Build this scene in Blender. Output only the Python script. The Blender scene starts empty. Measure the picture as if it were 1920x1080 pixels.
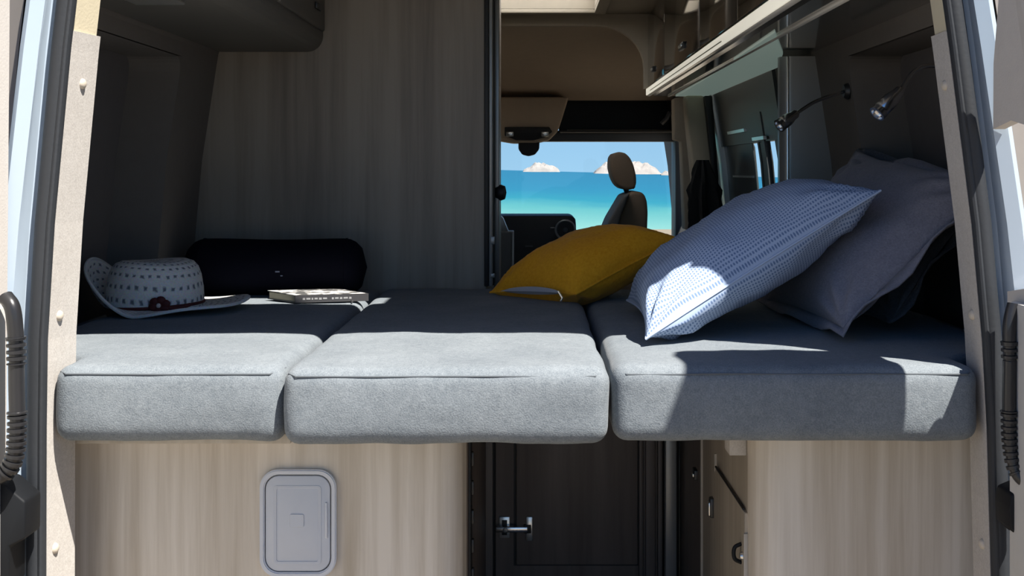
import bpy, bmesh, math, random
from mathutils import Vector, Matrix, noise
from mathutils.geometry import tessellate_polygon
random.seed(7)
S = bpy.context.scene
COL = S.collection
PI = math.pi

# ------------------------------------------------------------------ camera
EYE = 1.29            # eye height above the van floor
D0 = 2.08             # camera stands this far behind the cushion fronts (Y = 0)
F = 2275.0            # focal length in pixels of a 1920 wide frame
cam_d = bpy.data.cameras.new('camera')
cam = bpy.data.objects.new('camera', cam_d)
COL.objects.link(cam)
cam.location = (0, -D0, EYE)
cam.rotation_euler = (PI / 2, 0, 0)
cam_d.sensor_width = 36.0
cam_d.lens = F / 1920 * 36
cam_d.shift_x = -40 / 1920
cam_d.shift_y = -220 / 1920
cam_d.clip_start = 0.05
cam_d.clip_end = 60000
S.camera = cam

# ------------------------------------------------------------------ sky, sun, exposure
TO_SUN = Vector((0.42, -0.42, 1.0)).normalized()
w = bpy.data.worlds.new('world')
S.world = w
w.use_nodes = True
nt = w.node_tree
# clear seaside sky: pale near the horizon, deeper blue overhead, the same all round
tcw = nt.nodes.new('ShaderNodeTexCoord')
spw = nt.nodes.new('ShaderNodeSeparateXYZ')
nt.links.new(tcw.outputs['Generated'], spw.inputs[0])
rw = nt.nodes.new('ShaderNodeValToRGB')
ew = rw.color_ramp.elements
ew[0].position = 0.0; ew[0].color = (.42, .72, 1.0, 1)
ew[1].position = 1.0; ew[1].color = (.045, .13, .40, 1)
for pos_, c_ in ((.12, (.25, .52, .90)), (.35, (.095, .25, .58)), (.65, (.05, .145, .42))):
    k_ = ew.new(pos_); k_.color = (*c_, 1)
nt.links.new(spw.outputs['Z'], rw.inputs[0])
nt.links.new(rw.outputs[0], nt.nodes['Background'].inputs['Color'])
nt.nodes['Background'].inputs['Strength'].default_value = 0.92

sun_d = bpy.data.lights.new('sun', 'SUN')
sun_d.energy = 12.0
sun_d.angle = math.radians(0.6)
sun_d.color = (1.0, 0.95, 0.87)
sun = bpy.data.objects.new('sun', sun_d)
COL.objects.link(sun)
sun.location = (6, -6, 12)
sun.rotation_euler = (-TO_SUN).to_track_quat('-Z', 'Y').to_euler()

vs = S.view_settings
vs.view_transform = 'Standard'
vs.look = 'None'
vs.gamma = 1.0
vs.use_curve_mapping = False
vs.exposure = 0.0

# ------------------------------------------------------------------ helpers
def at(px, py, d):
    """world point seen at photo pixel (px,py) at distance d in front of the camera"""
    return Vector(((px - 1000) * d / F, d - D0, EYE - (py - 320) * d / F))

def lerp(a, b, t): return a + (b - a) * t

def interp(tab, z):
    if z <= tab[0][0]: return tab[0][1]
    for (a, b), (c, d) in zip(tab, tab[1:]):
        if z <= c: return b + (d - b) * (z - a) / (c - a)
    return tab[-1][1]

def tag(o, label=None, cat=None, group=None, kind=None):
    if label: o['label'] = label
    if cat: o['category'] = cat
    if group: o['group'] = group
    if kind: o['kind'] = kind
    return o

def link(o, parent=None):
    COL.objects.link(o)
    if parent is not None:
        o.parent = parent
        o.matrix_parent_inverse = Matrix.Translation(base_of(parent)).inverted()
    return o

def base_of(p):
    # meshes are written in world coordinates, so only Empties carry an offset
    v = Vector((0, 0, 0))
    if p.type != 'EMPTY': return v
    while p is not None:
        v = v + Vector(p.location)
        p = p.parent
    return v

def thing(name, loc, label, cat, group=None, kind=None):
    o = bpy.data.objects.new(name, None)
    o.empty_display_size = 0.05
    COL.objects.link(o)
    o.location = loc
    return tag(o, label, cat, group, kind)

def obj_mesh(name, me, mat, parent=None, smooth=False):
    if mat is not None: me.materials.append(mat)
    if smooth:
        for p in me.polygons: p.use_smooth = True
    o = bpy.data.objects.new(name, me)
    return link(o, parent)

def raw(name, verts, faces, mat, parent=None, smooth=False):
    me = bpy.data.meshes.new(name)
    me.from_pydata([tuple(v) for v in verts], [], faces)
    bm = bmesh.new(); bm.from_mesh(me)
    bmesh.ops.recalc_face_normals(bm, faces=bm.faces[:])
    bm.to_mesh(me); bm.free()
    return obj_mesh(name, me, mat, parent, smooth)

def from_bm(name, bm, mat, parent=None, smooth=False, recalc=True):
    if recalc: bmesh.ops.recalc_face_normals(bm, faces=bm.faces[:])
    me = bpy.data.meshes.new(name)
    bm.to_mesh(me); bm.free()
    if smooth:
        for p in me.polygons: p.use_smooth = True
        try: me.set_sharp_from_angle(angle=math.radians(42))
        except Exception: pass
    return obj_mesh(name, me, mat, parent)

def bm_box(bm, lo, hi, r=0.0, seg=2):
    x0, y0, z0 = lo; x1, y1, z1 = hi
    b = bmesh.new()
    vs_ = [b.verts.new(p) for p in ((x0,y0,z0),(x1,y0,z0),(x1,y1,z0),(x0,y1,z0),(x0,y0,z1),(x1,y0,z1),(x1,y1,z1),(x0,y1,z1))]
    for f in ((0,3,2,1),(4,5,6,7),(0,1,5,4),(1,2,6,5),(2,3,7,6),(3,0,4,7)): b.faces.new([vs_[i] for i in f])
    if r > 0:
        bmesh.ops.bevel(b, geom=b.edges[:], offset=min(r, .49*min(x1-x0,y1-y0,z1-z0)), segments=seg, affect='EDGES', profile=0.5)
    me = bpy.data.meshes.new('tmp'); b.to_mesh(me); b.free()
    bm.from_mesh(me); bpy.data.meshes.remove(me)

def box(name, lo, hi, mat, parent=None, r=0.0, seg=2):
    bm = bmesh.new(); bm_box(bm, lo, hi, r, seg)
    return from_bm(name, bm, mat, parent, smooth=r > 0)

def prism(name, poly, axis, a0, a1, mat, parent=None, r=0.0, seg=2, smooth=False):
    """poly: 2D points in the plane across `axis`; extruded from a0 to a1"""
    def P(u, v, a):
        return {'x': (a, u, v), 'y': (u, a, v), 'z': (u, v, a)}[axis]
    bm = bmesh.new()
    A = [bm.verts.new(P(u, v, a0)) for u, v in poly]
    B = [bm.verts.new(P(u, v, a1)) for u, v in poly]
    n = len(poly)
    bm.faces.new(A); bm.faces.new(B[::-1])
    for i in range(n): bm.faces.new((A[i], A[(i+1) % n], B[(i+1) % n], B[i]))
    bmesh.ops.recalc_face_normals(bm, faces=bm.faces[:])
    if r > 0:
        bmesh.ops.bevel(bm, geom=bm.edges[:], offset=r, segments=seg, affect='EDGES', profile=0.5)
    return from_bm(name, bm, mat, parent, smooth=smooth or r > 0)

def rrect(u0, u1, v0, v1, r, n=6, rs=None):
    """rounded rectangle outline, rs = radii of (lo-lo, hi-lo, hi-hi, lo-hi) corners"""
    rs = rs or (r, r, r, r)
    out = []
    for (cu, cv, a0, rr) in ((u0, v0, PI, rs[0]), (u1, v0, 1.5*PI, rs[1]), (u1, v1, 0, rs[2]), (u0, v1, .5*PI, rs[3])):
        ox = cu + (rr if cu == u0 else -rr); oy = cv + (rr if cv == v0 else -rr)
        if rr <= 0: out.append((cu, cv)); continue
        for i in range(n + 1):
            a = a0 + .5*PI*i/n
            out.append((ox + rr*math.cos(a), oy + rr*math.sin(a)))
    return out

def tube_bm(bm, pts, rad, n=10, closed=False, caps=True, flat=1.0, up=None):
    pts = [Vector(p) for p in pts]
    m = len(pts)
    R = rad if isinstance(rad, (list, tuple)) else [rad]*m
    rings = []
    prev = None
    for i in range(m):
        if closed: t = pts[(i+1) % m] - pts[i-1]
        else: t = pts[min(i+1, m-1)] - pts[max(i-1, 0)]
        t.normalize()
        if prev is None:
            a = Vector(up) if up is not None else (Vector((0,0,1)) if abs(t.z) < .9 else Vector((1,0,0)))
        else: a = prev
        u = (a - t*a.dot(t)).normalized(); prev = u
        v = t.cross(u)
        rings.append([bm.verts.new(pts[i] + u*math.cos(2*PI*k/n)*R[i]*flat + v*math.sin(2*PI*k/n)*R[i]) for k in range(n)])
    for i in range(m if closed else m-1):
        a, b = rings[i], rings[(i+1) % m]
        for k in range(n): bm.faces.new((a[k], a[(k+1) % n], b[(k+1) % n], b[k]))
    if caps and not closed:
        bm.faces.new(rings[0][::-1]); bm.faces.new(rings[-1])

def tube(name, pts, rad, mat, parent=None, n=10, closed=False, flat=1.0, up=None):
    bm = bmesh.new(); tube_bm(bm, pts, rad, n, closed, True, flat, up)
    return from_bm(name, bm, mat, parent, smooth=True)

def lathe(name, prof, origin, axis, mat, parent=None, n=24):
    """prof: (radius, along) list; spun about `axis` through origin"""
    ax = Vector(axis).normalized()
    u = ax.orthogonal().normalized(); v = ax.cross(u)
    o = Vector(origin)
    bm = bmesh.new(); rings = []
    for r, h in prof:
        if r < 1e-6: rings.append([bm.verts.new(o + ax*h)])
        else: rings.append([bm.verts.new(o + ax*h + (u*math.cos(2*PI*k/n) + v*math.sin(2*PI*k/n))*r) for k in range(n)])
    for a, b in zip(rings, rings[1:]):
        for k in range(n):
            k2 = (k+1) % n
            if len(a) == 1 and len(b) == 1: continue
            if len(a) == 1: bm.faces.new((a[0], b[k2], b[k]))
            elif len(b) == 1: bm.faces.new((a[k], a[k2], b[0]))
            else: bm.faces.new((a[k], a[k2], b[k2], b[k]))
    return from_bm(name, bm, mat, parent, smooth=True)

def catmull(pts, per=8):
    pts = [Vector(p) for p in pts]
    P = [pts[0]*2 - pts[1]] + pts + [pts[-1]*2 - pts[-2]]
    out = []
    for i in range(1, len(P)-2):
        p0, p1, p2, p3 = P[i-1:i+3]
        for k in range(per):
            t = k/per
            out.append(.5*((2*p1) + (p2-p0)*t + (2*p0-5*p1+4*p2-p3)*t*t + (3*p1-p0-3*p2+p3)*t**3))
    out.append(pts[-1])
    return out

def nz(p, s, seed=0): return noise.noise(Vector((p[0]*s+seed, p[1]*s+seed*1.7, p[2]*s-seed)))

# ------------------------------------------------------------------ materials
def mat_new(name):
    m = bpy.data.materials.new(name); m.use_nodes = True
    return m, m.node_tree, m.node_tree.nodes['Principled BSDF']

def plain(name, col, rough=.5, metal=0.0, spec=.5, coat=0.0, var=0.06, vscale=30, bump=0.0, bscale=200, sheen=0.0):
    m, t, b = mat_new(name)
    b.inputs['Roughness'].default_value = rough
    b.inputs['Metallic'].default_value = metal
    b.inputs['Specular IOR Level'].default_value = spec
    b.inputs['Coat Weight'].default_value = coat
    b.inputs['Coat Roughness'].default_value = .08
    b.inputs['Sheen Weight'].default_value = sheen
    tc = t.nodes.new('ShaderNodeTexCoord')
    n = t.nodes.new('ShaderNodeTexNoise'); n.inputs['Scale'].default_value = vscale; n.inputs['Detail'].default_value = 4
    t.links.new(tc.outputs['Object'], n.inputs['Vector'])
    mx = t.nodes.new('ShaderNodeMix'); mx.data_type = 'RGBA'
    mx.inputs[6].default_value = (*[c*(1-var) for c in col], 1); mx.inputs[7].default_value = (*[min(1, c*(1+var)) for c in col], 1)
    t.links.new(n.outputs['Fac'], mx.inputs[0]); t.links.new(mx.outputs[2], b.inputs['Base Color'])
    if bump > 0:
        n2 = t.nodes.new('ShaderNodeTexNoise'); n2.inputs['Scale'].default_value = bscale; n2.inputs['Detail'].default_value = 3
        t.links.new(tc.outputs['Object'], n2.inputs['Vector'])
        bp = t.nodes.new('ShaderNodeBump'); bp.inputs['Strength'].default_value = bump; bp.inputs['Distance'].default_value = .002
        t.links.new(n2.outputs['Fac'], bp.inputs['Height']); t.links.new(bp.outputs[0], b.inputs['Normal'])
    return m

def wood(name, dark, light, gx=38, gz=1.3, rough=.48):
    m, t, b = mat_new(name)
    b.inputs['Roughness'].default_value = rough
    tc = t.nodes.new('ShaderNodeTexCoord')
    mp = t.nodes.new('ShaderNodeMapping'); mp.inputs['Scale'].default_value = (gx, gx, gz)
    t.links.new(tc.outputs['Object'], mp.inputs['Vector'])
    n = t.nodes.new('ShaderNodeTexNoise'); n.inputs['Scale'].default_value = 1; n.inputs['Detail'].default_value = 7; n.inputs['Roughness'].default_value = .62
    n.inputs['Distortion'].default_value = .25
    t.links.new(mp.outputs[0], n.inputs['Vector'])
    mp2 = t.nodes.new('ShaderNodeMapping'); mp2.inputs['Scale'].default_value = (7, 7, .5)
    t.links.new(tc.outputs['Object'], mp2.inputs['Vector'])
    n2 = t.nodes.new('ShaderNodeTexNoise'); n2.inputs['Scale'].default_value = 1; n2.inputs['Detail'].default_value = 2
    t.links.new(mp2.outputs[0], n2.inputs['Vector'])
    ad = t.nodes.new('ShaderNodeMath'); ad.operation = 'ADD'
    ml = t.nodes.new('ShaderNodeMath'); ml.operation = 'MULTIPLY'; ml.inputs[1].default_value = .7
    t.links.new(n2.outputs['Fac'], ml.inputs[0]); t.links.new(n.outputs['Fac'], ad.inputs[0]); t.links.new(ml.outputs[0], ad.inputs[1])
    r = t.nodes.new('ShaderNodeValToRGB')
    r.color_ramp.elements[0].position = .55; r.color_ramp.elements[0].color = (*dark, 1)
    r.color_ramp.elements[1].position = 1.12; r.color_ramp.elements[1].color = (*light, 1)
    t.links.new(ad.outputs[0], r.inputs[0]); t.links.new(r.outputs[0], b.inputs['Base Color'])
    bp = t.nodes.new('ShaderNodeBump'); bp.inputs['Strength'].default_value = .08; bp.inputs['Distance'].default_value = .001
    t.links.new(n.outputs['Fac'], bp.inputs['Height']); t.links.new(bp.outputs[0], b.inputs['Normal'])
    return m

def fabric(name, a, b_, fine=420, coarse=9, bump=.35, cvar=.5, sheen=.12):
    """heathered cloth: fine two-tone fleck, soft large mottling, woven bump"""
    m, t, b = mat_new(name)
    b.inputs['Roughness'].default_value = .95
    b.inputs['Specular IOR Level'].default_value = .12
    b.inputs['Sheen Weight'].default_value = sheen
    b.inputs['Sheen Roughness'].default_value = .45
    tc = t.nodes.new('ShaderNodeTexCoord')
    n = t.nodes.new('ShaderNodeTexNoise'); n.inputs['Scale'].default_value = fine; n.inputs['Detail'].default_value = 3
    n2 = t.nodes.new('ShaderNodeTexNoise'); n2.inputs['Scale'].default_value = coarse; n2.inputs['Detail'].default_value = 5
    n3 = t.nodes.new('ShaderNodeTexNoise'); n3.inputs['Scale'].default_value = 90; n3.inputs['Detail'].default_value = 3
    for q in (n, n2, n3): t.links.new(tc.outputs['Object'], q.inputs['Vector'])
    mA = t.nodes.new('ShaderNodeMath'); mA.operation = 'MULTIPLY'; mA.inputs[1].default_value = cvar
    mB = t.nodes.new('ShaderNodeMath'); mB.operation = 'ADD'
    mC = t.nodes.new('ShaderNodeMath'); mC.operation = 'MULTIPLY'; mC.inputs[1].default_value = .45
    mD = t.nodes.new('ShaderNodeMath'); mD.operation = 'ADD'
    t.links.new(n2.outputs['Fac'], mA.inputs[0]); t.links.new(n.outputs['Fac'], mB.inputs[0]); t.links.new(mA.outputs[0], mB.inputs[1])
    t.links.new(n3.outputs['Fac'], mC.inputs[0]); t.links.new(mB.outputs[0], mD.inputs[0]); t.links.new(mC.outputs[0], mD.inputs[1])
    r = t.nodes.new('ShaderNodeValToRGB')
    mid = .5 + .5*cvar + .225
    r.color_ramp.elements[0].position = mid - .28; r.color_ramp.elements[0].color = (*a, 1)
    r.color_ramp.elements[1].position = min(1, mid + .28); r.color_ramp.elements[1].color = (*b_, 1)
    md = t.nodes.new('ShaderNodeMath'); md.operation = 'MULTIPLY'; md.inputs[1].default_value = 1.0
    t.links.new(mD.outputs[0], md.inputs[0])
    if mid + .28 > 1:
        k = 1/(mid + .30); md.inputs[1].default_value = k
        r.color_ramp.elements[0].position = (mid - .28)*k; r.color_ramp.elements[1].position = (mid + .28)*k
    t.links.new(md.outputs[0], r.inputs[0]); t.links.new(r.outputs[0], b.inputs['Base Color'])
    bp = t.nodes.new('ShaderNodeBump'); bp.inputs['Strength'].default_value = bump; bp.inputs['Distance'].default_value = .0025
    t.links.new(mD.outputs[0], bp.inputs['Height']); t.links.new(bp.outputs[0], b.inputs['Normal'])
    return m

M = {}
M['wood'] = wood('light_ash_laminate', (.46, .39, .305), (.72, .655, .57))
M['wood_wall'] = wood('greige_ash_laminate', (.17, .14, .11), (.29, .25, .205), gx=30)
M['dark_wood'] = wood('dark_brown_laminate', (.115, .09, .075), (.20, .165, .145), gx=26)
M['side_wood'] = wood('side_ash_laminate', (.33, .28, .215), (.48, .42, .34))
M['cushion'] = fabric('grey_upholstery', (.125, .145, .165), (.225, .25, .27), sheen=.08)
M['piping'] = plain('grey_piping', (.11, .125, .14), .9)
M['wall_cloth'] = plain('grey_felt_lining', (.13, .122, .122), .95, spec=.1, bump=.3, bscale=300)
M['wall_frame'] = plain('grey_brown_lining_frame', (.15, .137, .125), .9, spec=.1, bump=.2, bscale=300)
M['trim'] = fabric('cream_fabric_trim', (.40, .37, .34), (.53, .50, .465), fine=300, bump=.15, cvar=.3)
M['trim_up'] = plain('cream_yellow_trim', (.60, .53, .38), .8, bump=.2)
M['cap'] = plain('cream_screw_cap', (.52, .46, .38), .5)
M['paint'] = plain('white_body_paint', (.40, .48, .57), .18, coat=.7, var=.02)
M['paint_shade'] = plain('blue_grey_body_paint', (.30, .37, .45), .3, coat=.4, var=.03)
M['seal'] = plain('black_rubber_seal', (.022, .025, .03), .6, bump=.2, bscale=120)
M['rubber'] = plain('black_rubber', (.006, .007, .009), .6, spec=.25)
M['conduit'] = plain('grey_black_conduit', (.018, .018, .02), .32)
M['door_panel'] = plain('cream_door_panel', (.52, .485, .45), .8, bump=.2, bscale=250)
M['corner'] = plain('beige_corner_panel', (.20, .183, .17), .7)  # body corner darkened to dull the sunlit strip seen past the door cutout
M['door_edge'] = plain('cream_door_edge', (.62, .60, .56), .6)
M['cab_left'] = plain('dark_grey_cabinet', (.11, .103, .092), .5)
M['gloss'] = plain('glossy_brown_cabinet', (.075, .062, .05), .09, coat=1.0, spec=.8, var=.02)
M['under'] = plain('glossy_grey_underside', (.06, .06, .06), .1, coat=.9, spec=.8, var=.02)
M['alu'] = plain('bright_aluminium', (.78, .77, .74), .28, metal=.85, var=.03)
M['rail'] = plain('cream_white_rail', (.82, .80, .74), .25, coat=.6, var=.02)
M['grey_post'] = plain('satin_grey_post', (.30, .305, .30), .32, metal=.35, var=.03)
M['dark_metal'] = plain('dark_metal', (.05, .052, .055), .4, metal=.5)
M['chrome'] = plain('chrome', (.80, .80, .81), .2, metal=1.0, var=.01)
M['headliner'] = plain('beige_headliner', (.50, .41, .31), .95, spec=.1, bump=.2, bscale=250)
M['ceiling'] = plain('beige_ceiling_lining', (.48, .42, .33), .9, spec=.15)
M['cab_dark'] = plain('cab_black_plastic', (.012, .012, .013), .55)
M['cab_grey'] = plain('cab_grey_plastic', (.06, .065, .07), .5)
M['pillar'] = plain('beige_pillar_trim', (.46, .40, .31), .85)
M['seat'] = plain('grey_brown_seat', (.26, .185, .125), .75, bump=.3, bscale=300)
M['seat_side'] = plain('dark_seat_side', (.12, .115, .11), .7)
M['panel_dark'] = plain('dark_window_panel', (.03, .034, .036), .45)
M['white_plastic'] = plain('white_plastic', (.62, .645, .70), .38, var=.02)
M['white_plastic2'] = plain('white_plastic_flap', (.55, .58, .64), .42, var=.02)
M['black_cloth'] = plain('black_velour', (.006, .006, .011), .95, spec=.08, bump=.4, bscale=120)
M['curtain'] = plain('black_curtain', (.012, .012, .013), .9, bump=.4, bscale=80)
M['pages'] = plain('book_pages', (.50, .43, .30), .9)
M['cover'] = None
M['spine'] = plain('dark_grey_spine', (.05, .048, .05), .5)
M['ink_light'] = plain('pale_print', (.30, .30, .30), .6)
M['red'] = plain('dark_red_ribbon', (.075, .008, .007), .7)
M['flower_mid'] = plain('pale_flower_centre', (.6, .5, .45), .7)
M['yellow'] = fabric('mustard_velvet', (.88, .36, .016), (1.0, .48, .032), fine=150, coarse=7, bump=.3)
M['zip'] = plain('pale_zip_lining', (.50, .49, .52), .7)
M['grey_pillow'] = fabric('grey_linen', (.175, .17, .205), (.255, .25, .285), fine=260, coarse=8)
M['flange'] = fabric('pale_grey_linen', (.25, .26, .29), (.34, .35, .38), fine=260, coarse=8)
M['dark_pillow'] = fabric('dark_slate_linen', (.05, .058, .075), (.085, .095, .115), fine=260, coarse=8)
M['floor'] = plain('grey_brown_floor', (.14, .12, .10), .6)
M['bed_board'] = wood('bed_board', (.40, .35, .28), (.55, .5, .43))
M['label'] = plain('pale_woven_label', (.22, .23, .30), .8)

# printed paperback cover: pale grey with dark blotches
def cover_mat():
    m, t, b = mat_new('pale_book_cover')
    b.inputs['Roughness'].default_value = .35
    tc = t.nodes.new('ShaderNodeTexCoord')
    n = t.nodes.new('ShaderNodeTexNoise'); n.inputs['Scale'].default_value = 34; n.inputs['Detail'].default_value = 3
    t.links.new(tc.outputs['Object'], n.inputs['Vector'])
    r = t.nodes.new('ShaderNodeValToRGB'); r.color_ramp.interpolation = 'EASE'
    r.color_ramp.elements[0].position = .40; r.color_ramp.elements[0].color = (.10, .10, .10, 1)
    r.color_ramp.elements[1].position = .55; r.color_ramp.elements[1].color = (.62, .60, .58, 1)
    t.links.new(n.outputs['Fac'], r.inputs[0]); t.links.new(r.outputs[0], b.inputs['Base Color'])
    return m
M['cover'] = cover_mat()

def dotted():
    m, t, b = mat_new('pale_blue_dotted_cotton')
    b.inputs['Roughness'].default_value = .92; b.inputs['Specular IOR Level'].default_value = .12
    tc = t.nodes.new('ShaderNodeTexCoord')
    mp = t.nodes.new('ShaderNodeMapping'); mp.inputs['Scale'].default_value = (86, 76, 1)
    t.links.new(tc.outputs['UV'], mp.inputs['Vector'])
    fr = t.nodes.new('ShaderNodeVectorMath'); fr.operation = 'FRACTION'
    t.links.new(mp.outputs[0], fr.inputs[0])
    sb = t.nodes.new('ShaderNodeVectorMath'); sb.operation = 'DISTANCE'; sb.inputs[1].default_value = (.5, .5, 0)
    t.links.new(fr.outputs[0], sb.inputs[0])
    r = t.nodes.new('ShaderNodeValToRGB')
    r.color_ramp.elements[0].position = .24; r.color_ramp.elements[0].color = (.15, .22, .38, 1)
    r.color_ramp.elements[1].position = .36; r.color_ramp.elements[1].color = (.40, .49, .66, 1)
    t.links.new(sb.outputs['Value'], r.inputs[0]); t.links.new(r.outputs[0], b.inputs['Base Color'])
    return m
M['dotted'] = dotted()

def straw():
    """open lacework: staggered rows of little dark gaps in pale plaited straw"""
    m, t, b = mat_new('white_woven_straw')
    b.inputs['Roughness'].default_value = .85
    def math_(op, a, c=None):
        n = t.nodes.new('ShaderNodeMath'); n.operation = op
        for k, q in enumerate((a, c)):
            if q is None: continue
            if isinstance(q, (int, float)): n.inputs[k].default_value = q
            else: t.links.new(q, n.inputs[k])
        return n.outputs[0]
    tc = t.nodes.new('ShaderNodeTexCoord')
    sp = t.nodes.new('ShaderNodeSeparateXYZ'); t.links.new(tc.outputs['UV'], sp.inputs[0])
    no = t.nodes.new('ShaderNodeTexNoise'); no.inputs['Scale'].default_value = 24; no.inputs['Detail'].default_value = 2
    t.links.new(tc.outputs['UV'], no.inputs['Vector'])
    v = math_('ADD', math_('MULTIPLY', sp.outputs['Y'], 17.0), math_('MULTIPLY', no.outputs['Fac'], .5))
    row = math_('FLOOR', v)
    u = math_('ADD', math_('ADD', math_('MULTIPLY', sp.outputs['X'], 34.0), math_('MULTIPLY', row, .5)), math_('MULTIPLY', no.outputs['Fac'], .7))
    fu = math_('ABSOLUTE', math_('SUBTRACT', math_('FRACT', u), .5))
    fv = math_('ABSOLUTE', math_('SUBTRACT', math_('FRACT', v), .5))
    gap = math_('MAXIMUM', math_('MULTIPLY', fu, 1.0), math_('MULTIPLY', fv, 1.25))
    r = t.nodes.new('ShaderNodeValToRGB')
    r.color_ramp.elements[0].position = .12; r.color_ramp.elements[0].color = (.20, .22, .25, 1)
    r.color_ramp.elements[1].position = .27; r.color_ramp.elements[1].color = (.90, .89, .85, 1)
    t.links.new(gap, r.inputs[0])
    n2 = t.nodes.new('ShaderNodeTexNoise'); n2.inputs['Scale'].default_value = 260; n2.inputs['Detail'].default_value = 2
    t.links.new(tc.outputs['Object'], n2.inputs['Vector'])
    mx = t.nodes.new('ShaderNodeMix'); mx.data_type = 'RGBA'; mx.blend_type = 'MULTIPLY'; mx.inputs[0].default_value = .45
    t.links.new(r.outputs[0], mx.inputs[6]); t.links.new(n2.outputs['Color'], mx.inputs[7]); t.links.new(mx.outputs[2], b.inputs['Base Color'])
    bp = t.nodes.new('ShaderNodeBump'); bp.inputs['Strength'].default_value = .7; bp.inputs['Distance'].default_value = .003
    t.links.new(gap, bp.inputs['Height']); t.links.new(bp.outputs[0], b.inputs['Normal'])
    return m
M['straw'] = straw()

def glass(name, tint=(1, 1, 1), refl=.06):
    m = bpy.data.materials.new(name); m.use_nodes = True
    t = m.node_tree; t.nodes.clear()
    o = t.nodes.new('ShaderNodeOutputMaterial'); mx = t.nodes.new('ShaderNodeMixShader')
    tr = t.nodes.new('ShaderNodeBsdfTransparent'); tr.inputs[0].default_value = (*tint, 1)
    gl = t.nodes.new('ShaderNodeBsdfGlossy'); gl.inputs['Roughness'].default_value = .02
    mx.inputs[0].default_value = refl
    t.links.new(tr.outputs[0], mx.inputs[1]); t.links.new(gl.outputs[0], mx.inputs[2]); t.links.new(mx.outputs[0], o.inputs[0])
    return m
M['glass'] = glass('clear_glass', (.97, .99, .99), .02)

def translucent(name, col):
    m = bpy.data.materials.new(name); m.use_nodes = True
    t = m.node_tree; t.nodes.clear()
    o = t.nodes.new('ShaderNodeOutputMaterial'); ad = t.nodes.new('ShaderNodeMixShader')
    a = t.nodes.new('ShaderNodeBsdfTranslucent'); a.inputs[0].default_value = (*col, 1)
    b = t.nodes.new('ShaderNodeBsdfDiffuse'); b.inputs[0].default_value = (*col, 1)
    ad.inputs[0].default_value = .12
    t.links.new(a.outputs[0], ad.inputs[1]); t.links.new(b.outputs[0], ad.inputs[2]); t.links.new(ad.outputs[0], o.inputs[0])
    return m
M['skylight'] = translucent('frosted_acrylic', (.95, .97, .98))
M['green_pane'] = plain('grey_green_glass', (.36, .50, .45), .12, coat=.8, spec=.8, var=.03)

def sea_mat():
    m, t, b = mat_new('turquoise_sea')
    b.inputs['Roughness'].default_value = .5; b.inputs['Specular IOR Level'].default_value = .25
    tc = t.nodes.new('ShaderNodeTexCoord')
    sp = t.nodes.new('ShaderNodeSeparateXYZ'); t.links.new(tc.outputs['Object'], sp.inputs[0])
    n = t.nodes.new('ShaderNodeTexNoise'); n.inputs['Scale'].default_value = 1; n.inputs['Detail'].default_value = 6
    mp = t.nodes.new('ShaderNodeMapping'); mp.inputs['Scale'].default_value = (.12, .035, 1)
    t.links.new(tc.outputs['Object'], mp.inputs['Vector']); t.links.new(mp.outputs[0], n.inputs['Vector'])
    # shallow sand shelf near the shore, deep water further out
    inv = t.nodes.new('ShaderNodeMath'); inv.operation = 'DIVIDE'; inv.inputs[0].default_value = 50
    t.links.new(sp.outputs['Y'], inv.inputs[1])
    ad = t.nodes.new('ShaderNodeMath'); ad.operation = 'MULTIPLY_ADD'; ad.inputs[1].default_value = .22; 
    t.links.new(n.outputs['Fac'], ad.inputs[0]); t.links.new(inv.outputs[0], ad.inputs[2])
    r = t.nodes.new('ShaderNodeValToRGB')
    e = r.color_ramp.elements
    e[0].position = .10; e[0].color = (.006, .095, .17, 1)
    e[1].position = .98; e[1].color = (.13, .29, .26, 1)
    k = e.new(.40); k.color = (.006, .115, .19, 1)
    k = e.new(.56); k.color = (.010, .15, .20, 1)
    k = e.new(.70); k.color = (.055, .22, .22, 1)
    t.links.new(ad.outputs[0], r.inputs[0]); t.links.new(r.outputs[0], b.inputs['Base Color'])
    return m
def glow_mat(name, col, emit):
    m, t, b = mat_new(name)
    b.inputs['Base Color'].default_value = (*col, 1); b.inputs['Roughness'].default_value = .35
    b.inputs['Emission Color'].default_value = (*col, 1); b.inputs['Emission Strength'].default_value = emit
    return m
M['led'] = glow_mat('cream_led_diffuser', (.95, .90, .76), .55)  # emission stands in for a bright reflection along the cabinet rail
M['light_panel'] = glow_mat('frosted_green_light_panel', (.42, .56, .50), .22)  # emission stands in for the greenish outdoor reflection in the glossy underside
M['sea'] = sea_mat()
M['sand'] = plain('pale_sand', (.215, .18, .138), .95, spec=.1, var=.12, vscale=3, bump=.4, bscale=12)
M['rock'] = plain('pale_island_rock', (.27, .245, .23), .95, var=.35, vscale=.05)

# ================================================================== STRUCTURE
# ---- outdoors
sand_v = [(-60, -40, -.55), (60, -40, -.55), (60, 7, -.55), (-60, 7, -.55), (60, 54, -1.42), (-60, 54, -1.42)]
tag(raw('beach_sand', sand_v, [(0, 1, 2, 3), (3, 2, 4, 5)], M['sand']), 'pale sandy beach sloping down to the water', 'beach', kind='structure')
sea = raw('sea', [(-14000, 44, -1.31), (14000, 44, -1.31), (14000, 15000, -1.31), (-14000, 15000, -1.31)], [(0, 1, 2, 3)], M['sea'])
sea.rotation_euler = (0, math.radians(1.5), 0)
tag(sea, 'turquoise sea seen through the windscreen', 'sea', kind='structure')

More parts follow.
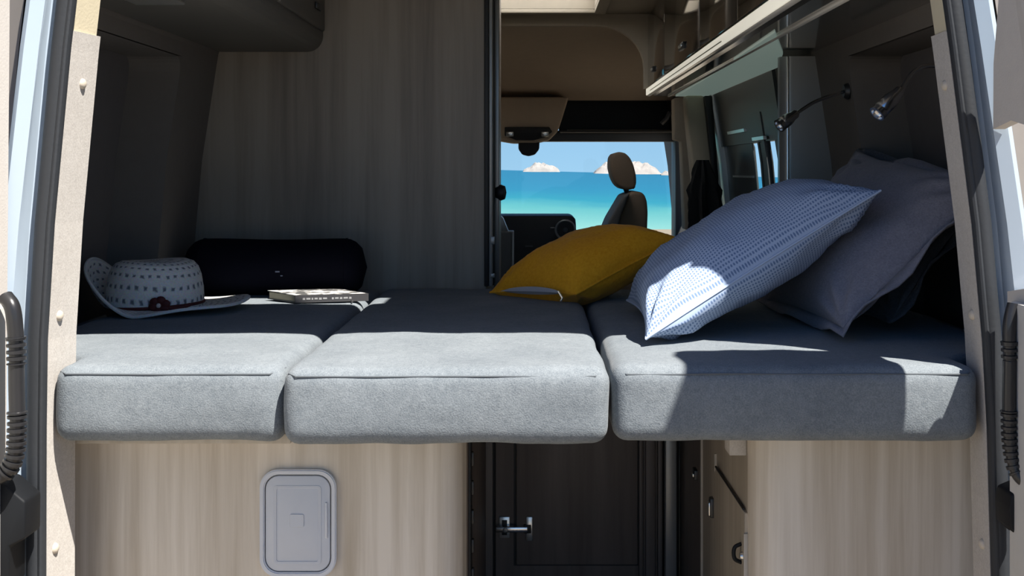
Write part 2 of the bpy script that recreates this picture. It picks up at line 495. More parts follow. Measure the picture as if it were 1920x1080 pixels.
def island(name, px0, px1, pytop, pyb, d, label, seed):
    a = at(px0, pyb, d); b = at(px1, pyb, d); h = (pyb - pytop)*d/F
    W = b.x - a.x; nx, ny = 26, 12
    V, Fc = [], []
    for j in range(ny+1):
        for i in range(nx+1):
            u = i/nx; v = j/ny
            x = a.x + W*u; y = d + (v-.5)*W*.7
            e = max(0, 1 - (2*u-1)**2)**.7*max(0, 1 - (2*v-1)**2)
            zz = e*h*(.68 + .55*noise.noise(Vector((u*4.2+seed, v*3, seed))) + .22*noise.noise(Vector((u*13+seed, v*9, 2))))
            V.append((x, y, lerp(a.z, b.z, u) - 2 + max(0, zz) + 2*min(1, e*4)))
    for j in range(ny):
        for i in range(nx): Fc.append((j*(nx+1)+i, j*(nx+1)+i+1, (j+1)*(nx+1)+i+1, (j+1)*(nx+1)+i))
    tag(raw(name, V, Fc, M['rock'], smooth=False), label, 'island', 'rocky islands on the horizon')
island('rocky_island', 980, 1050, 302, 320.5, 2400, 'small low rocky island on the horizon beside the mirror', 3)
island('rocky_island', 1112, 1238, 294, 325, 2700, 'larger peaked rocky island on the horizon behind the headrest', 8)
island('rocky_islet', 1238, 1275, 317, 327.5, 2700, 'tiny rocky islet on the horizon at the windscreen pillar', 12)

# ---- van shell
XC = -.048
HW = [(0, .90), (.9, .925), (1.02, .925), (1.32, .898), (1.62, .852), (1.9, .77), (2.02, .70)]
def wallx(side, z): return XC + side*interp(HW, z)
ZS = [0, .45, .9, 1.02, 1.17, 1.32, 1.47, 1.59, 1.62, 1.76, 1.9, 2.02]
POCKET = (.12, 1.05, .80, 1.585)     # y0,y1,z0,z1 of the recessed window pocket
PD = .13

def strip(bm, side, y0, y1, zs, off=0.0, th=.03):
    """a piece of side wall following the body curve"""
    rings = []
    for z in zs:
        x = wallx(side, z) + side*off
        rings.append([bm.verts.new(p) for p in ((x, y0, z), (x, y1, z), (x + side*th, y1, z), (x + side*th, y0, z))])
    for a, b in zip(rings, rings[1:]):
        for k in range(4): bm.faces.new((a[k], a[(k+1) % 4], b[(k+1) % 4], b[k]))
    bm.faces.new(rings[0]); bm.faces.new(rings[-1][::-1])

def zrange(a, b):
    return [a] + [z for z in ZS if a + .004 < z < b - .004] + [b]

def side_wall(side, name, label, far):
    bm = bmesh.new()
    y0, y1, z0, z1 = POCKET
    for (a, b, zz) in far: strip(bm, side, a, b, zrange(*zz))
    strip(bm, side, .10, y0, zrange(0, 2.02))
    strip(bm, side, y0, y1, zrange(0, z0)); strip(bm, side, y0, y1, zrange(z1, 2.02))
    o = from_bm(name, bm, M['wall_frame'])
    tag(o, label, 'wall', kind='structure')
    # recess: reveals and back panel, with rounded far upper corner
    bm = bmesh.new()
    strip(bm, side, y0 - .02, y1 + .02, zrange(z0 - .02, z1 + .02), off=PD, th=.02)
    from_bm('recess_panel', bm, M['wall_cloth'], o)
    bm = bmesh.new()
    def quadstrip(pts):
        rows = [[bm.verts.new((wallx(side, z) + side*t, y, z)) for t in (-.001, PD + .005)] for y, z in pts]
        for a, b in zip(rows, rows[1:]): bm.faces.new((a[0], a[1], b[1], b[0]))
    R = .05
    y1 -= .003; z1 -= .003
    arc = [(y1 - R + R*math.sin(a), z1 - R + R*math.cos(a)) for a in [i*PI/2/6 for i in range(7)]]
    quadstrip([(y0, z0), (y0, z1)] + arc + [(y1, z) for z in (1.47, 1.32, 1.17, 1.02, z0)])
    quadstrip([(y0, z0), (y1, z0)])
    # corner web filling the rounded corner of the frame
    cx = [bm.verts.new((wallx(side, z) - side*.001, y, z)) for y, z in arc]
    cc = bm.verts.new((wallx(side, z1) - side*.001, y1 + .003, z1 + .003))
    for a, b in zip(cx, cx[1:]): bm.faces.new((a, b, cc))
    from_bm('recess_reveal', bm, M['wall_frame'], o)
    return o
side_wall(-1, 'wall_left', 'dark grey lined side wall with recessed panel beside the hat', [(1.05, 3.7, (0, 2.02)), (3.7, 4.75, (0, 1.0)), (3.7, 4.75, (1.5, 2.02)), (4.75, 5.6, (0, 2.02))])
wr = side_wall(1, 'wall_right', 'grey lined side wall with recessed panel behind the grey pillows',
          [(1.05, 1.95, (0, 2.02)), (1.95, 3.62, (0, .93)), (1.95, 3.62, (1.66, 2.02)), (3.62, 3.75, (0, 2.02)), (3.75, 4.75, (0, 1.0)), (3.75, 4.75, (1.5, 2.02)), (4.75, 5.6, (0, 2.02))])

# outer body sides keep daylight out
for side, nm, lb in ((-1, 'wall_outer_left', 'white painted outer body side left of the bed'), (1, 'wall_outer_right', 'white painted outer body side right of the bed')):
    bm = bmesh.new()
    def outer(z): return XC + side*(interp([(-.3, 1.01), (.9, 1.02), (1.1, 1.07), (1.4, 1.04), (1.62, 1.0), (1.9, .90), (2.12, .76)], z) + (.05 if .9 < z < 1.5 else 0))
    zs = [-.3, .3, .88, .95, 1.1, 1.25, 1.4, 1.6, 1.9, 2.1]
    spans = [(.0, 3.7), (4.75, 5.6)] if side < 0 else [(.0, 1.95), (3.62, 3.75), (4.75, 5.6)]
    rings = []
    for (ya, yb) in spans:
        rows = [[bm.verts.new((outer(z), ya, z)), bm.verts.new((outer(z), yb, z))] for z in zs]
        for a, b in zip(rows, rows[1:]): bm.faces.new((a[0], a[1], b[1], b[0]))
    for (ya, yb, za, zb) in ([(1.95, 3.62, -.3, .9), (1.95, 3.62, 1.68, 2.1)] if side > 0 else []) + [(3.7, 4.75, -.3, .98), (3.7, 4.75, 1.52, 2.1)]:
        v = [bm.verts.new(p) for p in ((outer(za), ya, za), (outer(za), yb, za), (outer(zb), yb, zb), (outer(zb), ya, zb))]
        bm.faces.new(v)
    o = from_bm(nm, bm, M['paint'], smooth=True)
    tag(o, lb, 'body side', kind='structure')

tag(box('floor', (-1.0, .1, -.06), (.92, 5.6, 0), M['floor']), 'grey brown van floor below the bed', 'floor', kind='structure')

# ceiling with a slit of open roof hatch over the bed and a frosted skylight further forward
bm = bmesh.new()
HX0, HX1, HY0, HY1 = -.40, .10, .47, .64
KX0, KX1, KY0, KY1 = -.30, .268, 2.75, 3.24
ZC = 2.0
for lo, hi in (((-.9, -.02), (.8, HY0)), ((-.9, HY0), (HX0, HY1)), ((HX1, HY0), (.8, HY1)), ((-.9, HY1), (.8, KY0)),
               ((-.9, KY0), (KX0, KY1)), ((KX1, KY0), (.8, KY1)), ((-.9, KY1), (.8, 5.7))):
    bm_box(bm, (*lo, ZC), (*hi, ZC + .09))
tag(from_bm('ceiling', bm, M['ceiling']), 'beige lined van ceiling above the aisle', 'ceiling', kind='structure')
sk = thing('roof_skylight', (-.016, 3.0, ZC), 'bright frosted roof skylight above the aisle', 'skylight')
raw('pane', [(KX0, KY0, ZC + .06), (KX1, KY0, ZC + .06), (KX1, KY1, ZC + .06), (KX0, KY1, ZC + .06)], [(0, 1, 2, 3)], M['skylight'], sk)
bm = bmesh.new()
for lo, hi in (((KX0-.05, KY0-.05), (KX1+.05, KY0)), ((KX0-.05, KY1), (KX1+.05, KY1+.05)), ((KX0-.05, KY0), (KX0, KY1)), ((KX1, KY0), (KX1+.05, KY1))):
    bm_box(bm, (*lo, ZC - .018), (*hi, ZC + .0), .004)
from_bm('frame', bm, M['ceiling'], sk, smooth=True)

# header over the rear opening
HZ = 1.905
prism('trim_1', [(-.80, HZ - .0), (-.62, HZ + .02), (.55, HZ + .02), (.73, HZ), (.73, 2.09), (-.80, 2.09)], 'y', -.01, .12, M['trim_up'])
tag(bpy.data.objects['trim_1'], 'cream trim along the top of the rear door opening', 'trim', kind='structure')

# ---- rear jambs: fabric trim, screw caps, rubber seal, painted flange
XO = {-1: [(-.3, -.836), (.5, -.834), (.85, -.833), (1.0, -.831), (1.2, -.819), (1.5, -.791), (1.7, -.768), (1.905, -.73)],
      1: [(-.3, .790), (.5, .786), (.85, .776), (1.0, .768), (1.2, .750), (1.5, .712), (1.7, .684), (1.905, .645)]}
TI = {-1: .013, 1: -.004}   # inward step of the inner trim edge
ZJ = [-.3, .2, .5, .7, .85, 1.0, 1.1, 1.2, 1.3, 1.4, 1.5]
ZU = [1.5, 1.53, 1.6, 1.7, 1.8, 1.905]
def jamb(side, num):
    sname = 'left' if side < 0 else 'right'
    def sheet(zs, inset, yy0, yy1, name, mat, parent):
        bm = bmesh.new(); rows = []
        for z in zs:
            xo = interp(XO[side], z)
            xi = xo - side*TI[side] if side > 0 else xo + TI[side]
            rows.append([bm.verts.new(p) for p in ((xo + side*inset, yy0, z), (xi + side*inset, yy1, z), (xi + side*(inset + .02), yy1 + .004, z), (xo + side*(inset+.02), yy0, z))])
        for a, b in zip(rows, rows[1:]):
            for k in range(4): bm.faces.new((a[k], a[(k+1) % 4], b[(k+1) % 4], b[k]))
        bm.faces.new(rows[0]); bm.faces.new(rows[-1][::-1])
        return from_bm(name, bm, mat, parent)
    t = sheet(ZJ + [1.53], 0, 0, .092, 'trim_%d' % num, M['trim'], None)
    tag(t, 'cream fabric trim strip on the %s door jamb' % sname, 'trim', kind='structure')
    sheet(ZU[1:], .004, .008, .082, 'upper_trim', M['trim_up'], t)
    # return panel from trim to side wall
    bm = bmesh.new(); rows = []
    for z in [0, .5, .85, 1.0, 1.2, 1.4, 1.6, 1.75, 1.905]:
        xo = interp(XO[side], z); xi = xo - side*TI[side] if side > 0 else xo + TI[side]
        rows.append([bm.verts.new((xi + side*.012, .09, z)), bm.verts.new((wallx(side, z) + side*.02, .125, z)), bm.verts.new((XC + side*1.08, .125, z))])
    for a, b in zip(rows, rows[1:]):
        for k in range(2): bm.faces.new((a[k], a[k+1], b[k+1], b[k]))
    from_bm('return_panel', bm, M['wall_frame'], t)
    # screw caps
    for (px, py, dd) in (((142, 157, 2.125), (106, 592, 2.11), (101, 1028, 2.105)) if side < 0 else ((1768, 160, 2.125), (1820, 590, 2.115), (1844, 1020, 2.115))):
        z = at(px, py, dd).z
        y = dd - D0
        k = y/.092
        xo = interp(XO[side], z); xi = xo - side*TI[side] if side > 0 else xo + TI[side]
        p = Vector((lerp(xo, xi, k), y, z))
        lathe('screw_cap', [(0, .006), (.005, .0055), (.0085, .003), (.0095, 0), (.0095, -.004)], p, (-side, -.25, 0), M['cap'], t, 14)
    # rubber seal
    pts = [Vector((interp(XO[side], z) + side*.0165, -.004, z)) for z in ZJ + ZU[1:]]
    s = tube('rubber_seal', pts, .0165, M['seal'], None, 12, flat=1.0)
    tag(s, 'black rubber weather seal running down the %s side of the door opening' % sname, 'door seal')
    tube('seal_lip', [p + Vector((-side*.012, -.012, 0)) for p in pts], .005, M['seal'], s, 8)
    # painted metal flange outside the seal
    prof = [(.018, .02), (.033, .012), (.046, .004), (.050, -.012), (.056, -.026), (.078, -.034), (.088, -.026), (.092, .0)]
    bm = bmesh.new(); rows = []
    zz = [-.32, -.1] + ZJ[1:] + ZU[1:] + [2.09]
    for z in zz:
        xo = interp(XO[side], z)
        lean = interp([(0, 0), (1.0, 0), (1.6, -.012), (1.9, -.03)], z)
        rows.append([bm.verts.new((xo + side*(d + (lean if d > .05 else 0)), y, z)) for d, y in prof])
    for a, b in zip(rows, rows[1:]):
        for k in range(len(prof)-1): bm.faces.new((a[k], a[k+1], b[k+1], b[k]))
    f = from_bm('frame_flange', bm, M['paint'], None, smooth=True)
    tag(f, 'white painted metal door frame outside the %s seal' % sname, 'door frame', kind='structure')
    bm = bmesh.new(); rows = []
    for z in zz:
        xo = interp(XO[side], z)
        rows.append([bm.verts.new((xo + side*d, y, z)) for d, y in ((.091, .0), (.15, .02), (.26, .03))])
    for a, b in zip(rows, rows[1:]):
        for k in range(2): bm.faces.new((a[k], a[k+1], b[k+1], b[k]))
    from_bm('corner_panel', bm, M['corner'], f, smooth=True)
jamb(-1, 2)
jamb(1, 3)

# ---- rear doors, swung open towards the camera
def rear_door(side, name, label, outline, xz, panel_th=.02):
    """outline: (y,z) points of the door plate; xz(z) gives x of the inner face"""
    o = thing(name, (xz(0), -.05, 0), label, 'door', kind='structure')
    bm = bmesh.new()
    # dense strip so the plate can follow the body curve
    A = [bm.verts.new((xz(z) + side*(-y)*.08, y, z)) for y, z in outline]
    B = [bm.verts.new((xz(z) + side*(-y)*.08 + side*panel_th, y, z)) for y, z in outline]
    n = len(outline)
    for i in range(n): bm.faces.new((A[i], A[(i+1) % n], B[(i+1) % n], B[i]))
    for tri in tessellate_polygon([[Vector((y, z, 0)) for y, z in outline]]):
        bm.faces.new([A[i] for i in tri]); bm.faces.new([B[i] for i in tri])
    from_bm('door_panel', bm, M['door_panel'], o)
    return o
xr = lambda z: interp([(-.3, .815), (.6, .812), (1.07, .79), (1.32, .776), (1.57, .755), (1.8, .73), (2.1, .69)], z)
xl = lambda z: interp([(-.3, -.892), (.6, -.888), (1.07, -.884), (1.57, -.888), (1.8, -.88), (2.1, -.85)], z)
out_r = [(-.045, -.25), (-.78, -.25), (-.78, 1.92), (-.70, 2.06), (-.36, 2.075), (-.30, 2.05), (-.272, 2.015), (-.139, 1.685), (-.055, 1.468), (-.034, 1.36),
         (-.10, 1.372), (-.15, 1.362), (-.175, 1.335), (-.182, 1.28), (-.184, 1.10), (-.12, 1.10), (-.05, 1.088)]  # edge and cutout shaped to cast the right cushion's shadow and sunlit slit
dr = rear_door(1, 'door_2', 'open right rear door with beige inner panel', out_r, xr)
dl = rear_door(-1, 'door_1', 'open left rear door with cream inner panel', [(-.04, -.25), (-.78, -.25), (-.78, 1.75), (-.70, 1.85), (-.04, 1.85)], xl)
# lower lining panels, proud of the door
box('lower_lining', (.785, -.74, -.1), (.80, -.075, 1.075), M['door_edge'], dr, .006)
box('lower_lining', (-.882, -.74, -.1), (-.870, -.075, 1.07), M['door_edge'], dl, .006)

# ---- cable conduits and stops at the hinges
def conduit(name, label, pts, r, bands):
    o = thing(name, pts[0], label, 'cable conduit', 'ribbed cable conduits at the rear doors')
    P = catmull(pts, 60)
    L = [0]
    for a, b in zip(P, P[1:]): L.append(L[-1] + (b-a).length)
    R = []
    for p, l in zip(P, L):
        rr = r*.86
        for z0, z1 in bands:
            if z0 < p.z < z1: rr = r*(.92 + .14*(1 if (l % .0105) < .0055 else -1))
        R.append(rr)
    tube('sleeve', P, R, M['conduit'], o, 14)
    for z0, z1 in bands:
        i = min(range(len(P)), key=lambda k: abs(P[k].z - z1))
        j = min(i+2, len(P)-1)
        tube('collar', [P[i], P[j]] if P[i] != P[j] else [P[i-2], P[i]], r*1.12, M['conduit'], o, 14)
    return o
dC = 2.0
conduit('cable_conduit', 'black ribbed cable conduit beside the left door hinge', [at(10, 556, 1.97), at(24, 580, 1.96), at(30, 640, 1.96), at(31, 720, 1.96), at(32, 800, 1.96), at(26, 860, 1.96), at(6, 890, 1.96), at(-30, 900, 1.95)], .0145, [(at(0, 684, 1.96).z, at(0, 632, 1.96).z), (at(0, 888, 1.96).z, at(0, 772, 1.96).z)])
conduit('cable_conduit', 'black ribbed cable conduit beside the right door hinge', [at(1901, 570, 1.98), at(1893, 610, 1.975), at(1893, 680, 1.975), at(1892, 760, 1.975), at(1894, 830, 1.975), at(1904, 880, 1.97), at(1925, 905, 1.96), at(1960, 915, 1.95)], .0125, [(at(0, 675, 1.975).z, at(0, 640, 1.975).z), (at(0, 885, 1.975).z, at(0, 770, 1.975).z)])

def stop(name, label, poly, y0, y1):
    o = prism(name, [(p.x, p.z) for p in poly], 'y', y0, y1, M['rubber'], None, .004, 2)
    return tag(o, label, 'rubber stop', 'black rubber door stops')
stop('door_stop', 'black angular rubber door stop under the left conduit', [at(-20, 893, 1.99), at(14, 905, 1.99), at(52, 938, 1.99), at(51, 1008, 1.99), at(22, 1022, 1.99), at(22, 1100, 1.99), at(-20, 1100, 1.99)], -.10, -.035)
stop('door_stop', 'black angular rubber door stop under the right conduit', [at(1940, 905, 1.99), at(1893, 925, 1.99), at(1888, 950, 1.99), at(1890, 990, 1.99), at(1915, 1012, 1.99), at(1940, 1016, 1.99)], -.10, -.035)

# ---- wooden partition at the head of the aisle (end of the bed, left)
YP = 1.385
part = prism('wall_front', [(-.99, .0), (-.134, .0), (-.134, 1.995), (-.82, 1.995), (-.91, 1.62), (-.955, 1.3), (-.985, 1.0)], 'y', YP, YP + .03, M['wood_wall'])
tag(part, 'tall greige wood partition behind the black bolster', 'wall', kind='structure')
# bathroom side running forward from it
tag(box('wall_aisle', (-.17, YP + .03, 0), (-.134, 2.95, 1.995), M['wood_wall']), 'wood side of the bathroom cabin along the aisle', 'wall', kind='structure')
prof = thing('door_track', (-.12, YP, 0), 'grey and black sliding door track on the partition edge', 'door track')
box('edge_strip', (-.140, YP - .012, .96), (-.127, YP + .02, 1.995), M['cab_dark'], prof, .003)
box('metal_strip', (-.127, YP - .006, .96), (-.116, YP + .03, 1.995), M['grey_post'], prof, .004)
box('groove', (-.120, YP + .03, .96), (-.112, YP + .10, 1.995), M['cab_dark'], prof, .002)
box('metal_strip', (-.116, YP + .10, .90), (-.100, YP + .13, 1.995), M['grey_post'], prof, .003)
lathe('latch_knob', [(0, .0), (.012, .002), (.02, .01), (.024, .022), (.020, .034), (0, .04)], at(925, 361, 3.58), (1, -.2, 0), M['cab_dark'], prof, 16)
box('bracket', (-.122, YP - .010, 1.08), (-.110, YP + .0, 1.102), M['grey_post'], prof, .002)
box('bracket', (-.122, YP - .010, .985), (-.110, YP + .0, .997), M['grey_post'], prof, .002)

# ---- overhead cabinets
CZ = 1.629
lc = thing('overhead_cabinet', (-.75, .7, CZ), 'dark grey overhead cabinet above the hat on the left wall', 'cabinet', 'overhead cabinets')
prL = [(-.60, 2.0), (-.60, CZ + .045)] + [(-.60 - .045 + .045*math.cos(a), CZ + .045 - .045*math.sin(a)) for a in [i*PI/2/6 for i in range(1, 7)]] + [(-.893, CZ), (-.752, 2.0)]
prism('body', prL, 'y', .11, YP - .002, M['cab_left'], lc)
for ya, yb in ((.13, .74), (.755, YP - .03)):
    d = box('door', (-.602, ya, CZ + .055), (-.590, yb, 1.985), M['cab_left'], lc, .004)
    box('handle', (-.590, yb - .16, CZ + .10), (-.583, yb - .09, CZ + .118), M['dark_metal'], d, .003)
box('light_strip', (-.80, .16, CZ - .006), (-.70, .36, CZ + .001), M['alu'], lc, .002)

rc = thing('overhead_cabinet', (.66, 1.8, CZ), 'long glossy brown overhead cabinet above the pillows and kitchen', 'cabinet', 'overhead cabinets')
CX = .532
prR = [(CX, 1.998), (CX, CZ + .02), (CX + .02, CZ), (.80, CZ), (.74, 1.998)]
prism('body', prR, 'y', .11, 3.43, M['under'], rc)
for ya, yb in ((.12, 1.00), (1.006, 1.70), (1.706, 2.72), (2.726, 3.425)):
    d = box('door', (CX - .014, ya, CZ + .042), (CX + .002, yb, 1.99), M['gloss'], rc, .003)
    yc = {0: .5, 1: 1.4}.get(0)
for (px, py, dd, wv) in ((1288, 87, 4.19, .06), (1229, 130, 5.20, .03)):
    p = at(px, py, dd)
    h = box('latch', (CX - .024, p.y - wv, p.z - .012), (CX - .013, p.y + wv, p.z + .012), M['dark_metal'], rc, .003)
    box('latch_button', (CX - .029, p.y - wv*.8, p.z - .004), (CX - .023, p.y + wv*.6, p.z + .004), M['alu'], h, .001)
box('grip_rail', (CX - .020, .115, CZ - .002), (CX + .004, 3.428, CZ + .036), M['rail'], rc, .008, 3)
box('led_strip', (CX - .0235, .12, CZ + .001), (CX - .017, 3.40, CZ + .030), M['led'], rc, .002)  # added glowing strip for the reflected daylight on the rail, not a lamp
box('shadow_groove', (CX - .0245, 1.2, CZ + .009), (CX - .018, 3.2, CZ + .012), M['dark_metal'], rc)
prism('glass_panel', [(.585, .86), (.716, 1.40), (.793, 1.84), (.793, 3.38), (.64, 3.38), (.625, 2.2)], 'z', CZ - .005, CZ + .001, M['light_panel'], rc, .001, 1)  # added glowing sheet cut to the outline of the underside's reflection
box('edge_lamp', (CX + .075, .2, CZ - .006), (CX + .088, 3.40, CZ + .001), M['rail'], rc, .002)  # thin pale line along the underside

# ---- grey rounded post and short partition on the right, at the end of the bed
gp = thing('grey_partition', (.75, YP, 0), 'narrow satin grey partition with rounded edge behind the dotted pillow', 'partition')
gpoly = [(.708 + .03 - .03*math.sin(a), YP + .03 - .03*math.cos(a)) for a in [i*PI/2/6 for i in range(7)]]
prism('post', [(.86, YP), *gpoly, (.708, YP + .05), (.86, YP + .05)], 'z', .0, CZ - .012, M['grey_post'], gp, smooth=True)
box('edge_bead', (.722, YP - .006, .9), (.730, YP + .003, CZ - .012), M['alu'], gp, .003)

# ---- kitchen side window on the right: dark shutter with open slits
wn = thing('window_2', (.82, 2.6, .93), 'dark shuttered side window with narrow open slits', 'window', kind='structure')
def wpanel(name, y0, y1, z0, z1, mat, dx=0.0, th=.02, r=.003):
    bm = bmesh.new()
    rows = []
    for z in zrange(z0, z1):
        x = wallx(1, z) + dx
        rows.append([bm.verts.new(p) for p in ((x, y0, z), (x, y1, z), (x + th, y1, z), (x + th, y0, z))])
    for a, b in zip(rows, rows[1:]):
        for k in range(4): bm.faces.new((a[k], a[(k+1) % 4], b[(k+1) % 4], b[k]))
    bm.faces.new(rows[0]); bm.faces.new(rows[-1][::-1])
    return from_bm(name, bm, mat, wn)
# slits at Y 2.14-2.23 and Y 2.47-2.58
wpanel('shutter', 1.95, 2.135, .93, 1.50, M['panel_dark'], 0, .004)
wpanel('shutter', 2.235, 2.455, .93, 1.50, M['panel_dark'], 0, .004)
wpanel('shutter', 2.575, 3.62, .93, 1.50, M['panel_dark'], 0, .004)
wpanel('cross_bar', 1.95, 3.62, 1.395, 1.655, M['panel_dark'], -.012, .03)
wpanel('post', 2.245, 2.29, .93, 1.50, M['cab_grey'], -.016, .018)
wpanel('post', 2.42, 2.45, .93, 1.42, M['cab_grey'], -.003, .005)
wpanel('post', 3.26, 3.33, .93, 1.655, M['alu'], -.022, .03)
wpanel('rail', 2.58, 2.98, 1.440, 1.452, M['alu'], -.022, .012)
wpanel('rail', 2.18, 2.40, 1.40, 1.412, M['alu'], -.03, .012)
wpanel('rail', 2.62, 3.05, 1.262, 1.270, M['alu'], -.012, .012)
wpanel('rail', 2.60, 3.0, 1.05, 1.062, M['alu'], -.012, .012)
wpanel('glass_pane', 1.95, 3.62, .94, 1.42, M['glass'], .03, .004)

# ---- cab bulkhead arch, headliner, windscreen surround
YB = 3.40
arch = [(-.19, 1.945), (.29, 1.945)] + [(.29 + .21*math.sin(a), 1.945 - .19*(1 - math.cos(a))) for a in [i*PI/2/8 for i in range(1, 9)]] + [(.50, 1.66), (.86, 1.66), (.80, 1.998), (-.19, 1.998)]
tag(prism('wall_cab', arch, 'y', YB, YB + .05, M['ceiling']), 'beige arched bulkhead between living area and cab', 'wall', kind='structure')
hl = []
for i in range(13):
    t_ = i/12
    hl.append((lerp(YB + .05, 4.75, t_), lerp(1.96, 1.685, t_**1.3)))
prism('ceiling_cab', hl + [(4.75, 1.75), (YB + .05, 2.0)], 'x', -.9, .86, M['headliner'], smooth=True)
tag(bpy.data.objects['ceiling_cab'], 'beige sloping headliner above the cab', 'ceiling', kind='structure')

wsn = thing('window_1', (.3, 5.2, 1.0), 'windscreen looking out on the sea', 'window', kind='structure')
box('top_frame', (-.9, 4.86, 1.457), (.90, 4.98, 1.52), M['cab_grey'], wsn, .006)
box('visor_edge', (.19, 4.80, 1.508), (.80, 4.86, 1.522), M['pillar'], wsn, .004)
box('side_frame', (.803, 4.86, .5), (.865, 4.98, 1.52), M['cab_grey'], wsn, .006)
box('pane', (-.9, 4.92, .6), (.803, 4.926, 1.457), M['glass'], wsn)
box('cowl', (-.9, 4.75, .3), (.87, 5.0, .80), M['cab_dark'], wsn, .02)
box('outer_corner', (.865, 4.86, .0), (1.05, 5.0, 2.0), M['cab_dark'], wsn)
box('roof_front', (-1.0, 4.72, 1.70), (1.0, 5.6, 1.78), M['cab_dark'], wsn)
tag(box('wall_cab_left', (-1.1, 4.86, -.2), (-.9, 5.0, 2.0), M['cab_dark']), 'dark cab corner hidden beyond the partition', 'wall', kind='structure')

shelf = thing('cab_shelf', (.5, 4.8, 1.52), 'black open storage shelf above the windscreen', 'shelf')
box('back', (.15, 5.05, 1.50), (.87, 5.07, 1.72), M['cab_dark'], shelf)
box('base', (.15, 4.72, 1.505), (.87, 5.06, 1.516), M['cab_dark'], shelf, .003)
box('top', (.15, 4.74, 1.705), (.87, 5.06, 1.715), M['cab_dark'], shelf, .003)
box('end', (.80, 4.70, 1.505), (.83, 5.06, 1.71), M['cab_dark'], shelf, .006)
tube('end_clip', [at(1240, 232, 6.75), at(1250, 222, 6.75), at(1256, 210, 6.75)], .012, M['cab_grey'], shelf, 8)

con = thing('overhead_console', (.0, 4.7, 1.47), 'beige overhead console with reading lights above the windscreen', 'overhead console')
cp = [at(900, 183, 6.7), at(1066, 183, 6.7), at(1054, 222, 6.7), at(1046, 246, 6.7), at(1030, 262, 6.7), at(1005, 268, 6.7), at(960, 268, 6.7), at(925, 262, 6.7), at(900, 250, 6.7)]
prism('housing', [(p.x, p.z) for p in cp], 'y', 4.56, 4.85, M['headliner'], con, .012, 3)
lens = [at(946, 238, 6.6), at(1030, 238, 6.6), at(1036, 247, 6.6), at(1022, 258, 6.6), at(1000, 263, 6.6), at(968, 263, 6.6), at(946, 254, 6.6)]
prism('lamp_panel', [(p.x, p.z) for p in lens], 'y', 4.535, 4.58, M['cab_dark'], con, .004)
for px in (956, 1022):
    box('reading_light', tuple(at(px-7, 258, 6.6) - Vector((0, .0, 0)))[0:1] + (4.526, at(px, 256, 6.6).z), (at(px+7, 250, 6.6).x, 4.54, at(px, 247, 6.6).z), M['alu'], con, .003)
mir = thing('rear_view_mirror', at(991, 270, 6.75), 'small black mirror mount hanging below the console', 'mirror')
mo = [at(972, 262, 6.7), at(1012, 262, 6.7), at(1011, 280, 6.7), at(1003, 290, 6.7), at(991, 293, 6.7), at(979, 290, 6.7), at(972, 280, 6.7)]
prism('mirror_head', [(p.x, p.z) for p in mo], 'y', 4.60, 4.66, M['cab_dark'], mir, .008, 3)
tube('stem', [at(991, 264, 6.72), at(991, 256, 6.78)], .012, M['cab_dark'], mir, 10)

# B pillar trim and strap
bp_ = [at(1283, 180, 5.42), at(1318, 180, 5.42), at(1336, 330, 5.42), at(1338, 520, 5.42), at(1296, 520, 5.42), at(1298, 335, 5.42), at(1288, 240, 5.42)]
pil = prism('pillar_trim', [(p.x, p.z) for p in bp_], 'y', 3.30, 3.42, M['pillar'], None, .012, 3)
tag(pil, 'beige slanted door pillar trim beside the windscreen', 'pillar trim', kind='structure')
lp = [at(1262, 185, 5.9), at(1290, 180, 5.9), at(1299, 335, 5.9), at(1302, 430, 5.9), at(1282, 430, 5.9), at(1276, 265, 5.9), at(1263, 262, 5.9)]
tag(prism('pillar_trim', [(p.x, p.z) for p in lp], 'y', 3.78, 3.9, M['pillar'], None, .006, 2), 'narrow pale inner edge of the windscreen pillar', 'pillar trim', kind='structure')
dp = [at(1266, 264, 6.2), at(1284, 264, 6.2), at(1300, 440, 6.2), at(1300, 560, 6.2), at(1266, 560, 6.2)]
tag(prism('pillar_dark', [(p.x, p.z) for p in dp], 'y', 4.1, 4.2, M['cab_grey'], None, .006, 2), 'dark windscreen pillar right of the sea view', 'pillar trim', kind='structure')
bs = [at(1320, 180, 5.35), at(1334, 180, 5.35), at(1346, 330, 5.35), at(1346, 420, 5.35), at(1338, 420, 5.35), at(1336, 330, 5.35)]
tag(prism('belt_cover', [(p.x, p.z) for p in bs], 'y', 3.25, 3.30, M['cab_dark'], None, .004, 2), 'black seat belt cover on the door pillar', 'belt cover')

# bunched black curtain
bm = bmesh.new(); rows = []
c0 = at(1318, 300, 5.2); c1 = at(1320, 430, 5.2)
for j in range(17):
    v = j/16
    cz_ = lerp(c0.z, c1.z, v); half = lerp(.022, .062, min(1, v*2.2))
    ring = []
    for k in range(28):
        a = 2*PI*k/28
        rr = half*(1 + .28*math.sin(7*a + 2*v) + .25*noise.noise(Vector((math.cos(a)*3, math.sin(a)*3, v*6))))
        ring.append(bm.verts.new((c0.x + .012*v + rr*math.cos(a), c0.y + rr*.6*math.sin(a), cz_)))
    rows.append(ring)
for a, b in zip(rows, rows[1:]):
    for k in range(28): bm.faces.new((a[k], a[(k+1) % 28], b[(k+1) % 28], b[k]))
bm.faces.new(rows[0]); bm.faces.new(rows[-1][::-1])
tag(from_bm('bunched_curtain', bm, M['curtain'], smooth=True), 'bunched black curtain hanging at the door pillar', 'curtain')

